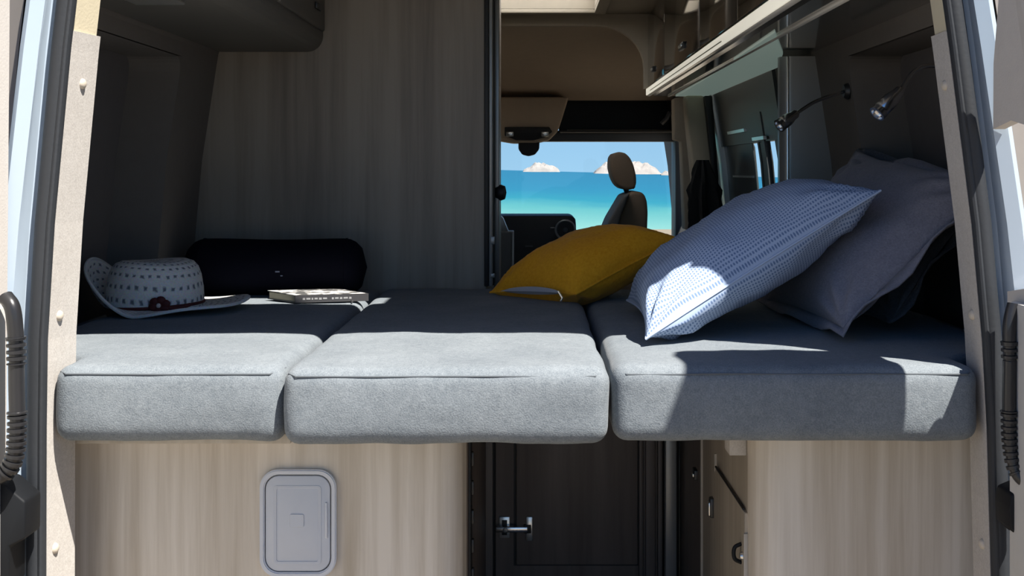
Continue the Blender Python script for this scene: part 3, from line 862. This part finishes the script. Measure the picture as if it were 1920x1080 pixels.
# ---- dashboard
ds = thing('dashboard', (.05, 4.4, .5), 'black dashboard with round air vent below the windscreen', 'dashboard')
dd = [at(900, 405, 6.4), at(1072, 405, 6.4), at(1079, 410, 6.4), at(1080, 420, 6.4), at(1081, 448, 6.4), at(1074, 560, 6.4), at(900, 560, 6.4)]
prism('body', [(p.x, p.z) for p in dd], 'y', 4.32, 4.7, M['cab_dark'], ds, .01, 3)
dd2 = [at(1070, 434, 6.6), at(1105, 436, 6.6), at(1140, 446, 6.6), at(1262, 452, 6.6), at(1262, 560, 6.6), at(1070, 560, 6.6)]
prism('lower_body', [(p.x, p.z) for p in dd2], 'y', 4.50, 4.75, M['cab_dark'], ds, .008, 2)
vc = at(1060, 431, 6.4); vc.y = 4.315
vr = tube('vent_ring', [vc + Vector((.050*math.cos(a), 0, .050*math.sin(a))) for a in [i*2*PI/28 for i in range(28)]], .0065, M['grey_post'], ds, 8, closed=True, up=(0, 1, 0))
lathe('vent_disc', [(0, .004), (.044, .004), (.046, -.006)], vc, (0, -1, 0), M['cab_dark'], ds, 24)
lathe('vent_hub', [(0, .012), (.012, .010), (.014, .0)], vc, (0, -1, 0), M['cab_grey'], ds, 16)
b0 = at(1036, 427, 6.4)
box('button', (b0.x - .012, 4.312, b0.z - .003), (b0.x + .012, 4.322, b0.z + .003), M['grey_post'], ds, .001)
b0 = at(992, 462, 6.4)
box('button', (b0.x - .02, 4.312, b0.z - .004), (b0.x + .02, 4.322, b0.z + .004), M['cab_grey'], ds, .001)

# small cabinet end by the aisle
ce = thing('low_cabinet', (-.12, 3.0, 0), 'grey low cabinet end at the left of the aisle', 'cabinet')
q = at(934, 434, 5.3); q2 = at(963, 434, 5.3)
box('end_panel', (q.x - .03, 3.2, 0), (q2.x, 3.34, q.z), M['cab_grey'], ce, .004)
box('edge', (q2.x - .008, 3.194, 0), (q2.x + .002, 3.21, q.z + .002), M['grey_post'], ce, .002)
prism('bracket', [(q.x, q.z), (q.x + .045, q.z), (q.x + .02, q.z + .06), (q.x, q.z + .075)], 'y', 3.22, 3.30, M['grey_post'], ce, .003)

# ---- cab seat, turned sideways
st = thing('swivel_armchair', at(1170, 560, 5.6), 'grey brown cab seat with headrest turned sideways before the sea', 'seat')
def soft_prism(name, pts, d, y0, y1, mat, parent, r):
    return prism(name, [(p.x, p.z) for p in pts], 'y', y0, y1, mat, parent, r, 4)
hr = [at(*p, 5.6) for p in ((1143, 292), (1152, 286), (1164, 285), (1175, 291), (1184, 306), (1190, 330), (1190, 349), (1184, 355), (1168, 356), (1155, 350), (1146, 335), (1141, 312))]
soft_prism('headrest', hr, 5.6, 3.42, 3.66, M['seat'], st, .018)
br = [at(*p, 5.6) for p in ((1174, 361), (1186, 357), (1200, 360), (1207, 372), (1209, 395), (1206, 480), (1200, 640), (1120, 640), (1140, 470), (1158, 400))]
soft_prism('backrest', br, 5.6, 3.36, 3.72, M['seat'], st, .018)
bs_ = [at(*p, 5.55) for p in ((1164, 366), (1176, 361), (1160, 400), (1142, 470), (1118, 640), (1086, 640), (1110, 480), (1138, 410))]
soft_prism('side_bolster', bs_, 5.55, 3.30, 3.66, M['seat_side'], st, .010)
tube('headrest_post', [at(1176, 362, 5.6), at(1172, 350, 5.6)], .012, M['dark_metal'], st, 8)
box('base', (at(1090, 0, 5.6).x, 3.3, .0), (at(1206, 0, 5.6).x, 3.75, .5), M['cab_dark'], st, .02)

# ================================================================== BED
ZT, ZB = .954, .822
def axis_pts(a, b, r, n, m=5):
    out = [a + r*(1 - math.cos(PI/2*i/m)) for i in range(m)]
    out += [lerp(a + r, b - r, i/n) for i in range(n+1)]
    out += [b - r*(1 - math.cos(PI/2*i/m)) for i in range(m-1, -1, -1)]
    return out
def softbox(name, lo, hi, r, ns, mat, parent, warp=None, amp=.002, nscale=9, seed=0, puff=0.0):
    ax = [axis_pts(lo[i], hi[i], r, ns[i]) for i in range(3)]
    bm = bmesh.new(); cache = {}
    cen = [(lo[i]+hi[i])/2 for i in range(3)]; hf = [(hi[i]-lo[i])/2 for i in range(3)]
    def V(i, j, k):
        key = (i, j, k)
        if key in cache: return cache[key]
        p = Vector((ax[0][i], ax[1][j], ax[2][k]))
        q = Vector([min(max(p[c], lo[c] + r), hi[c] - r) for c in range(3)])
        n = p - q
        n = n.normalized() if n.length > 1e-9 else Vector((0, 0, 1))
        v = q + n*r
        w_ = 1.0
        u = [(v[c]-cen[c])/hf[c] for c in range(3)]
        d = amp*(nz(v, nscale, seed) + .5*nz(v, nscale*2.6, seed+3))
        pf = puff*max(0, (1 - abs(u[0])**4))*max(0, 1 - abs(u[2])**2) if abs(n.y) > .5 else puff*.6*max(0, 1-abs(u[0])**6)*max(0, 1-abs(u[1])**6) if n.z > .5 else 0
        v = v + n*(d + pf)
        if warp: v = warp(v)
        cache[key] = bm.verts.new(v); return cache[key]
    N = [len(a)-1 for a in ax]
    for (a, b, c) in ((0, 1, 2), (1, 2, 0), (0, 2, 1)):
        for s in (0, N[c]):
            for i in range(N[a]):
                for j in range(N[b]):
                    def idx(ii, jj):
                        t = [0, 0, 0]; t[a] = ii; t[b] = jj; t[c] = s; return V(*t)
                    bm.faces.new((idx(i, j), idx(i+1, j), idx(i+1, j+1), idx(i, j+1)))
    me_o = from_bm(name, bm, mat, parent)
    for p in me_o.data.polygons: p.use_smooth = True
    return me_o

def sstep(a, b, x):
    t = min(1, max(0, (x-a)/(b-a))); return t*t*(3-2*t)
XSL, XSR = -.427, .132
def warpL(v):
    # left cushion widens behind the jamb
    s = sstep(.125, .19, v.y)
    k = (XSL - v.x)/(XSL + .826)
    return Vector((v.x - k*s*(.20 - .075*sstep(.96, 1.04, v.y))*max(0, k)**2, v.y, v.z))
def warpR(v):
    s = sstep(.125, .19, v.y)
    k = (v.x - XSR)/(.768 - XSR)
    return Vector((v.x + k*s*(.17 - .075*sstep(.96, 1.04, v.y))*max(0, k)**2, v.y, v.z))

def cushion(label, lo, hi, warp, seed, r=.027):
    o = thing('bed_cushion', ((lo[0]+hi[0])/2, (lo[1]+hi[1])/2, lo[2]), label, 'cushion', 'grey bed cushions')
    softbox('cover', lo, hi, r, (34, 44, 8), M['cushion'], o, warp, .0028, 8, seed, .006)
    zt = hi[2] - .008
    e = .006
    pts = []
    n = 40
    for i in range(n+1):
        x = lerp(lo[0] + .024, hi[0] - .024, i/n)
        pts.append(Vector((x, lo[1] + e - .0045, zt - .005 + .0018*nz((x, 0, 0), 7, seed))))
    pts = [Vector((lo[0] + .006, lo[1] + .05, zt - .002)), Vector((lo[0] + .010, lo[1] + .016, zt - .003))] + pts + [Vector((hi[0] - .010, lo[1] + .016, zt - .003)), Vector((hi[0] - .006, lo[1] + .05, zt - .002))]
    if warp: pts = [warp(p) for p in pts]
    tube('piping', pts, .0016, M['piping'], o, 6)
    return o
cushion('left grey bed cushion under the hat and book', (-.826, .0, ZB), (XSL - .002, 1.37, ZT), warpL, 1)
cushion('middle grey bed cushion jutting out a little in front', (XSL + .002, -.035, ZB + .003), (XSR - .004, 1.37, ZT + .002), None, 2)
cushion('right grey bed cushion under the dotted pillow', (XSR + .004, .0, ZB), (.768, 1.37, ZT), warpR, 3)

base = thing('bed_platform', (0, .7, ZB - .02), 'thin pale board carrying the cushions', 'bed base')
box('board', (-.94, .105, ZB - .024), (XSL - .01, 1.37, ZB - .006), M['bed_board'], base, .002)
box('board', (XSL, .20, ZB - .024), (XSR, 1.37, ZB - .006), M['bed_board'], base, .002)
box('board', (XSR + .05, .18, ZB - .024), (.845, 1.37, ZB - .006), M['bed_board'], base, .002)
ZBB = ZB - .025

# ---- wooden boxes below the bed
YF = .165
lb = thing('bed_box', (-.5, .7, 0), 'light wood box below the left end of the bed, with white hatch', 'cabinet', 'wooden boxes below the bed')
R = .055
arcL = [(-.133 - R + R*math.sin(a), YF + R - R*math.cos(a)) for a in [i*PI/2/8 for i in range(9)]]
prism('front', [(-.945, YF), *arcL, (-.133, .34), (-.155, .34), (-.155, .27), (-.19, YF + .02), (-.945, YF + .02)], 'z', 0, ZBB, M['wood'], lb, smooth=True)
box('side', (-.155, .34, 0), (-.133, 1.315, ZBB), M['dark_wood'], lb)
hg = box('piano_hinge', (-.134, .40, 0), (-.128, .47, ZBB - .02), M['cab_dark'], lb, .002)
for k in range(11):
    box('knuckle', (-.129, .425, .08 + k*.06), (-.123, .44, .108 + k*.06), M['dark_metal'], hg, .002)
for z in (.53, .74):
    lathe('screw', [(0, .003), (.006, .002), (.007, 0)], (-.133, .55, z), (1, 0, 0), M['alu'], lb, 10)
rb = thing('bed_box', (.6, .7, 0), 'light wood box below the right end of the bed', 'cabinet', 'wooden boxes below the bed')
arcR = [(.408 + R - R*math.sin(a), YF + R - R*math.cos(a)) for a in [i*PI/2/8 for i in range(9)]]
prism('front', [(.85, YF), *arcR, (.408, .23), (.43, .23), (.46, YF + .02), (.85, YF + .02)], 'z', 0, ZBB, M['wood'], rb, smooth=True)
sd = box('side', (.408, .23, 0), (.43, 1.27, ZBB), M['side_wood'], rb)
# door flap in the side with diagonal upper edge
def yof(px, X=.408): return X*F/(px - 1000) - D0
fl = [(yof(1402), .0), (yof(1402), at(0, 962, yof(1402) + D0).z), (yof(1347), at(0, 878, yof(1347) + D0).z), (yof(1341), at(0, 900, yof(1341) + D0).z), (yof(1341), .0)]
df = prism('flap_door', fl, 'x', .402, .410, M['side_wood'], rb, .001, 1)
tube('edge_gap', [(.4035, yof(1399), at(0, 955, yof(1399) + D0).z), (.4035, yof(1346), at(0, 875, yof(1346) + D0).z)], .0024, M['cab_dark'], rb, 6)
ed = box('edge_bead', (.400, yof(1402) - .004, .0), (.408, yof(1402) + .003, .60), M['bed_board'], rb, .001)
p = at(1342, 951, yof(1342) + D0)
l1 = box('latch', (.394, p.y - .012, p.z - .022), (.406, p.y + .012, p.z + .022), M['dark_metal'], rb, .003)
box('latch_plate', (.391, p.y - .008, p.z - .018), (.396, p.y + .008, p.z + .012), M['alu'], l1, .002)
p = at(1396, 1037, yof(1396) + D0)
tube('pull_handle', catmull([(.402, p.y, p.z + .018), (.390, p.y, p.z + .012), (.387, p.y, p.z), (.390, p.y, p.z - .012), (.402, p.y, p.z - .018)], 5), .004, M['rubber'], rb, 8)
lathe('handle_button', [(0, .006), (.006, .005), (.008, 0)], (.402, p.y - .012, p.z - .002), (-1, 0, 0), M['alu'], rb, 12)
p = at(1309, 888, yof(1309) + D0)
box('catch', (.396, p.y - .02, p.z - .012), (.408, p.y + .02, p.z + .012), M['dark_metal'], rb, .002)
box('catch_plate', (.393, p.y - .012, p.z - .006), (.397, p.y + .004, p.z + .002), M['alu'], rb, .001)
box('frame_bead', (.403, yof(1318), .0), (.409, yof(1318) + .014, ZBB), M['bed_board'], rb, .001)
box('frame_bead', (.403, yof(1344), .0), (.409, yof(1344) + .010, .66), M['bed_board'], rb, .001)
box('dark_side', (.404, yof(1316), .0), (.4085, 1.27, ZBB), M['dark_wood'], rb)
cl = box('support_cleat', (.375, .24, .745), (.408, .30, ZBB), M['trim'], rb, .002)

# leg post
lg = thing('support_post', (.37, 1.2, 0), 'grey metal post holding up the bed beside the dark cupboard', 'post')
box('tube', (.357, 1.20, 0), (.388, 1.232, ZBB - .006), M['grey_post'], lg, .004)
box('foot_plate', (.345, 1.188, 0), (.400, 1.244, .008), M['grey_post'], lg, .002)
box('top_plate', (.345, 1.188, ZBB - .006), (.400, 1.244, ZBB), M['grey_post'], lg, .002)

# dark cupboard front at the far end of the passage
dk = thing('dark_cupboard', (.1, 1.33, 0), 'dark brown cupboard front at the end of the passage under the bed', 'cabinet')
dpt = 3.40
def dx(px): return (px - 1000)*dpt/F
YD = dpt - D0
box('stile', (dx(895), YD, 0), (dx(924), YD + .02, ZBB), M['dark_wood'], dk, .002)
box('carcass', (dx(890), YD + .02, 0), (dx(1275), YD + .035, ZBB), M['cab_dark'], dk)
box('stile', (dx(929), YD, 0), (dx(1243), YD + .012, ZBB), M['dark_wood'], dk, .002)
zb = at(0, 1056, dpt).z
box('door_gap', (dx(968) - .007, YD - .003, zb - .006), (dx(1195) + .004, YD + .001, ZBB - .002), M['cab_dark'], dk)
dr_ = box('door', (dx(968), YD - .014, zb), (dx(1195), YD + .001, ZBB - .004), M['dark_wood'], dk, .003)
box('bead', (dx(1197), YD - .018, 0), (dx(1205), YD + .001, ZBB), M['dark_wood'], dk, .003)
box('bead', (dx(1210), YD - .012, 0), (dx(1228), YD + .001, ZBB), M['dark_wood'], dk, .003)
box('bead', (dx(1232), YD - .022, 0), (dx(1241), YD + .001, ZBB), M['dark_wood'], dk, .003)
for py in (853, 985):
    lathe('screw', [(0, .003), (.006, .002), (.007, 0)], (dx(897), YD - .0, at(0, py, dpt).z), (0, -1, 0), M['grey_post'], dk, 10)
hz = at(0, 988, dpt).z
hi_ = thing('cup_hinge', (dx(965), YD - .02, hz), None, None); 
hi_.parent = dk; hi_.location = Vector((dx(965), YD - .02, hz)) - Vector(dk.location)
box('mount_plate', (dx(936), YD - .006, hz - .030), (dx(956), YD + .001, hz + .030), M['alu'], hi_, .002)
box('mount_slot', (dx(941), YD - .008, hz - .021), (dx(951), YD - .005, hz + .021), M['cab_dark'], hi_, .001)
box('arm', (dx(930), YD - .030, hz - .008), (dx(990), YD - .006, hz + .008), M['chrome'], hi_, .003)
lathe('arm_screw', [(0, .003), (.006, .002), (.007, 0)], (dx(948), YD - .030, hz), (0, -1, 0), M['grey_post'], hi_, 10)
box('cup_flange', (dx(986), YD - .020, hz - .034), (dx(999), YD - .013, hz + .034), M['alu'], hi_, .003)
box('cup', (dx(982), YD - .022, hz - .012), (dx(996), YD - .014, hz + .012), M['cab_dark'], hi_, .002)

# ---- white plastic hatch on the left box
hp = thing('service_hatch', (-.43, YF, .54), 'white plastic service hatch with rounded corners on the wood box', 'hatch')
dH = YF + D0
h0 = at(489, 878, dH); h1 = at(632, 1079, dH)
def ringprism(name, o_, i_, y0, y1, mat, parent):
    bm = bmesh.new(); n = len(o_)
    a = [bm.verts.new((u, y0, v)) for u, v in o_]; b = [bm.verts.new((u, y0, v)) for u, v in i_]
    c = [bm.verts.new((u, y1, v)) for u, v in o_]; d = [bm.verts.new((u, y1, v)) for u, v in i_]
    for k in range(n):
        j = (k+1) % n
        bm.faces.new((a[k], a[j], b[j], b[k])); bm.faces.new((c[k], c[j], d[j], d[k])); bm.faces.new((a[k], a[j], c[j], c[k])); bm.faces.new((b[k], b[j], d[j], d[k]))
    bmesh.ops.recalc_face_normals(bm, faces=bm.faces[:])
    edges = [e for e in bm.edges if len(e.link_faces) == 2 and e.calc_face_angle(0) > 1.0]
    bmesh.ops.bevel(bm, geom=edges, offset=.0022, segments=2, affect='EDGES')
    return from_bm(name, bm, mat, parent, smooth=True)
ringprism('frame', rrect(h0.x, h1.x, h1.z, h0.z, .034, 8), rrect(h0.x + .009, h1.x - .009, h1.z + .009, h0.z - .009, .027, 8), YF - .012, YF + .001, M['white_plastic'], hp)
prism('flap', rrect(h0.x + .0105, h1.x - .0115, h1.z + .0105, h0.z - .012, .025, 8), 'y', YF - .009, YF, M['white_plastic2'], hp, .002, 2)
ringprism('embossed_rim', rrect(h0.x + .026, h1.x - .028, h1.z + .024, h0.z - .030, .006, 4), rrect(h0.x + .031, h1.x - .033, h1.z + .029, h0.z - .035, .004, 4), YF - .0105, YF - .008, M['white_plastic2'], hp)
cx_, cz_ = (h0.x + h1.x)/2 - .002, (h0.z + h1.z)/2 + .005
prism('embossed_square', rrect(cx_ - .013, cx_ + .013, cz_ - .012, cz_ + .012, .003, 3), 'y', YF - .0108, YF - .008, M['white_plastic2'], hp, .0006, 1)
box('finger_grip', (h1.x - .020, YF - .0135, cz_ - .032), (h1.x - .016, YF - .007, cz_ + .034), M['white_plastic'], hp, .0015)

# ================================================================== PILLOWS
def pillow(name, corners, T, mat, label, cat='pillow', group='pillows on the bed', n=44, pinch=.07, sag=.0, seed=0, wr=.006, flange=0.0, flange_mat=None, below=1.0):
    """corners: near-bottom, near-top, far-top, far-bottom (world). Two puffed sheets sewn along the edge."""
    A, B, C, D = [Vector(c) for c in corners]
    cen = (A+B+C+D)/4
    nrm = (B - A).cross(D - A).normalized()
    if nrm.z < 0: nrm = -nrm
    low = min(p.z for p in (A, B, C, D))
    o = thing(name, (cen.x, cen.y, low), label, cat, group)
    bm = bmesh.new(); uvl = bm.loops.layers.uv.new('UVMap')
    def pos(u, v, s):
        # pinch: edges pulled in between the corners
        uu = u*(1 - pinch*(1 - v*v)*abs(u)**3); vv = v*(1 - pinch*(1 - u*u)*abs(v)**3)
        a, b = (uu+1)/2, (vv+1)/2
        p = A*(1-a)*(1-b) + B*a*(1-b) + C*a*b + D*(1-a)*b
        h = ((1 - abs(u)**2.4)*(1 - abs(v)**2.4))**.55
        tt = T*h*(1 if s > 0 else below)
        wv = wr*(nz((u*1.3, v*1.3, s), 1.6, seed) + .6*nz((u, v, s), 4.2, seed+5) + .4*nz((u*2, v*2, s), 5.0, seed+9))*min(1, h*2.2)
        # creases radiating from the corners
        for (cu, cv) in ((-1, -1), (1, -1), (1, 1), (-1, 1)):
            du, dv = u-cu, v-cv
            r_ = math.hypot(du, dv)
            if r_ < .8:
                an = math.atan2(dv, du)
                wv += wr*.8*math.sin(an*11 + seed + cu)*math.exp(-((r_-.33)/.18)**2)
        return p + nrm*(s*(tt + wv*.9))
    grid = {}
    for s in (1, -1):
        for i in range(n+1):
            for j in range(n+1):
                edge = i in (0, n) or j in (0, n)
                key = (i, j, 0 if edge else s)
                if key not in grid:
                    u = math.sin((2*i/n-1)*PI/2*.98)/math.sin(PI/2*.98); v = math.sin((2*j/n-1)*PI/2*.98)/math.sin(PI/2*.98)
                    grid[key] = (bm.verts.new(pos(u, v, 0 if edge else s)), ((u+1)/2, (v+1)/2))
    for s in (1, -1):
        for i in range(n):
            for j in range(n):
                ks = []
                for (a, b) in ((i, j), (i+1, j), (i+1, j+1), (i, j+1)):
                    e = a in (0, n) or b in (0, n)
                    ks.append(grid[(a, b, 0 if e else s)])
                f = bm.faces.new([k[0] for k in ks])
                f.smooth = True
                for l, k in zip(f.loops, ks): l[uvl].uv = k[1]
    from_bm_o = from_bm('cover', bm, mat, o)
    for p in from_bm_o.data.polygons: p.use_smooth = True
    # seam round the edge
    E = []
    for k in range(4):
        for i in range(12):
            t = -1 + 2*i/12
            E.append(pos(*((t, -1), (1, t), (-t, 1), (-1, -t))[k], 0))
    if flange > 0:
        bm = bmesh.new()
        inn = [bm.verts.new(p) for p in E]
        outv = []
        for i, p in enumerate(E):
            d = (p - cen); d = (d - nrm*d.dot(nrm)).normalized()
            outv.append(bm.verts.new(p + d*flange + nrm*(.012*math.sin(i*1.1 + seed)) ))
        m_ = len(E)
        for i in range(m_): bm.faces.new((inn[i], inn[(i+1) % m_], outv[(i+1) % m_], outv[i]))
        fo = from_bm('flange', bm, flange_mat or mat, o, smooth=True)
        md = fo.modifiers.new('thick', 'SOLIDIFY'); md.thickness = .004
    else:
        tube('seam', E, .0028, mat, o, 6, closed=True)
    return o, pos, nrm

# mustard pillow
yL, yN, yR = Vector((-.115, 1.15, .966)), Vector((.105, .91, .985)), Vector((.385, 1.06, 1.115))
yF = yL + yR - yN + Vector((0, -.02, .0))
yo, ypos, ynrm = pillow('mustard_cushion', (yN, yR, yF, yL), .088, M['yellow'], 'mustard yellow velvet pillow with open zip', seed=4, wr=.005, below=.95, pinch=.05)
# open zip with pale lining along the near-left edge
zp = []
for i in range(15):
    v = lerp(-.72, .62, i/14)
    zp.append(ypos(-1, v, 0) + Vector((-.010, -.016, .004)))
bm = bmesh.new(); rows = []
for i, p_ in enumerate(zp):
    h_ = .012*math.sin(PI*min(1, (i+.4)/14))**.5
    rows.append([bm.verts.new(p_ + Vector((-.004, -.004, h_))), bm.verts.new(p_ + Vector((-.008, -.008, 0))), bm.verts.new(p_ + Vector((.0, -.002, -h_*.7)))])
for a, b in zip(rows, rows[1:]):
    for k in range(2): bm.faces.new((a[k], a[k+1], b[k+1], b[k]))
from_bm('zip_lining', bm, M['zip'], yo, smooth=True)
tube('zip_puller', [zp[0] + Vector((-.006, -.008, .004)), zp[0] + Vector((.004, -.016, -.012)), zp[0] + Vector((.0, -.014, -.02))], .003, M['alu'], yo, 8)

# blue dotted pillow
pillow('dotted_pillow', ((.213, .215, .972), (.695, .35, 1.250), (.70, .84, 1.225), (.222, .80, .982)), .112, M['dotted'], 'pale blue dotted pillow leaning on the grey pillow', seed=2, wr=.011, below=.7, pinch=.07)

# grey linen pillow and the darker one behind it
pillow('linen_pillow', ((.60, .27, .985), (.915, .33, 1.265), (.80, .92, 1.325), (.57, .88, .975)), .085, M['grey_pillow'], 'large mid grey linen pillow with flanged edge behind the dotted pillow', seed=6, wr=.009, flange=.028, flange_mat=M['grey_pillow'], pinch=.04, below=.5)
pillow('linen_pillow', ((.735, .40, .988), (.955, .46, 1.25), (.825, 1.02, 1.345), (.68, 1.02, .985)), .036, M['dark_pillow'], 'dark slate linen pillow against the side wall', seed=9, wr=.009, flange=.02, flange_mat=M['dark_pillow'], pinch=.04, below=.6)

# ================================================================== HAT
def hat():
    c = Vector((-.897, .80, .962))
    o = thing('straw_hat', c, 'white woven straw hat with curled brim and dark red band', 'hat')
    n = 72
    prof = [(0.0, .108), (.25, .110), (.5, .112), (.68, .111), (.80, .106), (.88, .096), (.94, .078), (.985, .05), (1.0, .02), (1.0, .006)]
    def crown(rf, h, a):
        rx, ry = .108, .115
        return Vector((c.x + rf*rx*math.cos(a), c.y + rf*ry*math.sin(a), c.z + h + .004*math.sin(2*a)*rf))
    def brim(t, a):
        # t 0..1 outward; left side curls up steeply, right lies flat and lifts a little
        ca = math.cos(a)
        left = max(0, -ca)**1.6; right = max(0, ca)**1.3
        wd = .050 + .058*right + .030*left + .012*max(0, math.sin(a))
        up = left*.112*t**1.25*1.0 + right*.020*t*t - .004*t*(1-left)
        outr = wd*(t - .42*left*t*t)
        return Vector((c.x + (.108 + outr)*ca, c.y + (.115 + outr*.95)*math.sin(a), c.z + .006 + up + .003*math.sin(5*a)*t))
    bm = bmesh.new(); uvl = bm.loops.layers.uv.new('UVMap')
    rows = []
    acc = 0
    for i, (rf, h) in enumerate(prof):
        rows.append(([bm.verts.new(crown(max(rf, .001), h, 2*PI*k/n)) for k in range(n)], i*.055))
    for j in range(1, 11):
        rows.append(([bm.verts.new(brim(j/10, 2*PI*k/n)) for k in range(n)], .52 + j*.042))
    for (a, va), (b, vb) in zip(rows, rows[1:]):
        for k in range(n):
            k2 = (k+1) % n
            f = bm.faces.new((a[k], a[k2], b[k2], b[k])); f.smooth = True
            for l, uv in zip(f.loops, ((k/n, va), ((k+1)/n, va), ((k+1)/n, vb), (k/n, vb))): l[uvl].uv = uv
    h = from_bm('woven_body', bm, M['straw'], o)
    for p in h.data.polygons: p.use_smooth = True
    md = h.modifiers.new('thick', 'SOLIDIFY'); md.thickness = .004
    tube('brim_edge', [brim(1, 2*PI*k/n) for k in range(n)], .0035, M['straw'], o, 6, closed=True)
    band = tube('ribbon_band', [Vector((c.x + .1105*math.cos(a), c.y + .1175*math.sin(a), c.z + .013 + .004*math.cos(a))) for a in [2*PI*k/n for k in range(n)]], .0042, M['red'], o, 8, closed=True)
    fc = Vector((c.x + .1105*math.cos(-1.15) + .002, c.y + .1175*math.sin(-1.15) - .012, c.z + .022))
    fl_ = thing('flower', fc, None, None); fl_.parent = o; fl_.location = fc - c
    for k in range(6):
        a = 2*PI*k/6 + .3
        d = Vector((math.cos(a), -.25, math.sin(a)*.8))
        bm = bmesh.new()
        bmesh.ops.create_uvsphere(bm, u_segments=10, v_segments=6, radius=1, matrix=Matrix.Translation(fc + d*.014) @ Matrix.Diagonal((.012, .006, .010, 1)))
        from_bm('petal', bm, M['red'], fl_, smooth=True)
    bm = bmesh.new()
    bmesh.ops.create_uvsphere(bm, u_segments=10, v_segments=6, radius=.0055, matrix=Matrix.Translation(fc + Vector((0, -.010, 0))))
    from_bm('flower_centre', bm, M['flower_mid'], fl_, smooth=True)
    tube('ribbon_tail', catmull([fc + Vector((.01, .0, -.004)), fc + Vector((.035, .008, -.010)), fc + Vector((.06, .03, -.002))], 5), .0045, M['red'], o, 8)
hat()

# ================================================================== BOLSTER
bo = thing('bolster_bag', (-.68, 1.17, ZT), 'black velour bolster with rounded ends against the wood partition', 'bolster')
L0, L1, rb_ = -.935, -.445, .0755
prf = []
for i in range(33):
    t = i/32; x = lerp(L0, L1, t)
    e = min((x - L0), (L1 - x))
    k = (1 - (1 - min(1, e/.062))**2.3)**.5
    prf.append((max(0, rb_*k*(1 + .02*math.sin(t*9))), x))
bb = lathe('body', prf, (0, 1.17, ZT + rb_ + .002), (1, 0, 0), M['black_cloth'], bo, 36)
for x in (L0 + .055, L1 - .055):
    tube('end_piping', [Vector((x, 1.17 + (rb_+.001)*.985*math.cos(a), ZT + rb_ + .002 + (rb_+.001)*.985*math.sin(a))) for a in [2*PI*k/36 for k in range(36)]], .003, M['black_cloth'], bo, 6, closed=True, up=(1, 0, 0))
# small pale marks on the front
lx = at(522, 515, 3.18).x
for k, (dx_, dz_, w_, h_) in enumerate(((-.004, .016, .006, .003), (-.008, .006, .012, .004), (.006, -.004, .006, .003))):
    a = .35 + dz_*10
    box('label_mark', (lx + dx_, 1.17 - rb_ - .0012 + .004*abs(k-2)/2, ZT + rb_ - .012 + dz_), (lx + dx_ + w_, 1.17 - rb_ + .012, ZT + rb_ - .012 + dz_ + h_), M['label'], bo, .001)

# ================================================================== BOOK
def book():
    n0 = at(553, 574, 3.02); n0.z = ZT + .007
    e1 = Vector((.176, .045, 0)).normalized(); e2 = Vector((-.045, .176, 0)).normalized()
    e2 = (e2*.80 - e1*.45).normalized()
    Ls, Wd, th = .182, .128, .019
    o = thing('paperback_book', n0, 'paperback book with dark spine lying in front of the black bolster', 'book')
    def hexa(name, a0, a1, b0, b1, z0, z1, mat, parent, lift=0.0):
        V = []
        for zz in (z0, z1):
            for (a, b) in ((a0, b0), (a1, b0), (a1, b1), (a0, b1)):
                V.append(n0 + e1*a + e2*b + Vector((0, 0, zz + (lift if b == b1 else 0))))
        return raw(name, V, [(0, 3, 2, 1), (4, 5, 6, 7), (0, 1, 5, 4), (1, 2, 6, 5), (2, 3, 7, 6), (3, 0, 4, 7)], mat, parent)
    hexa('pages', .003, Ls - .003, .003, Wd - .003, .0015, th - .0015, M['pages'], o)
    hexa('back_cover', 0, Ls, 0, Wd, 0, .0015, M['spine'], o)
    hexa('front_cover', 0, Ls, 0, Wd, th - .0015, th, M['cover'], o, .003)
    sp = hexa('spine', 0, Ls, -.0012, .001, 0, th, M['spine'], o)
    x = .018
    for k, w_ in enumerate((.006, .010, .004, .008, .007, .010, .005, .009, .006, .011, .006)):
        hexa('spine_print', x, x + w_, -.0018, -.001, .0065 + .0008*(k % 2), .0115, M['ink_light'], sp)
        x += w_ + (.003 if k != 5 else .012)
    tube('ribbon', [n0 + e1*.14 + Vector((0, -.001, .002)), n0 + e1*.145 + Vector((0, -.012, .0015)), n0 + e1*.143 + Vector((0, -.022, .0005))], .002, M['spine'], o, 6)
book()

# ================================================================== READING LAMPS
def lamp(label, base_p, base_n, neck, head0, head1, r):
    o = thing('reading_lamp', base_p, label, 'lamp', 'gooseneck reading lamps')
    lathe('wall_base', [(0, .012), (.016, .012), (.020, .008), (.022, 0)], base_p, base_n, M['dark_metal'], o, 20)
    tube('gooseneck', catmull([Vector(base_p) + Vector(base_n)*.008] + neck + [head0], 10), .0048, M['chrome'], o, 10)
    ax = (Vector(head1) - Vector(head0)); L = ax.length
    hd = lathe('lamp_head', [(0, -.004), (.007, -.002), (.011, .004), (r*.72, .016), (r*.92, .026), (r, .034), (r, L*.80), (r*.96, L*.80 + .001), (r*.96, L*.86), (r*1.05, L*.87), (r*1.05, L), (r*.85, L), (r*.8, L - .006), (0, L - .006)], head0, ax, M['chrome'], o, 24)
    return o
d1 = 2.62
wz = at(1760, 126, 2.5).z
wb = Vector((wallx(1, wz) + PD - .001, .40, wz))
lamp('chrome gooseneck reading lamp nearest the right door jamb', wb, (-1, 0, 0),
     [Vector((.90, .405, wz)), at(1785, 124, 2.51), at(1735, 124, 2.51), at(1708, 140, 2.50)], at(1690, 168, 2.48), at(1644, 214, 2.46), .0165)
w2 = at(1590, 171, 3.165); w2.x = wallx(1, w2.z) - .002
lamp('dark chrome gooseneck reading lamp further back above the dotted pillow', w2, (-1, 0, 0),
     [at(1566, 177, 3.12), at(1530, 190, 3.10), at(1506, 204, 3.08)], at(1494, 212, 3.07), at(1461, 236, 3.05), .0165)
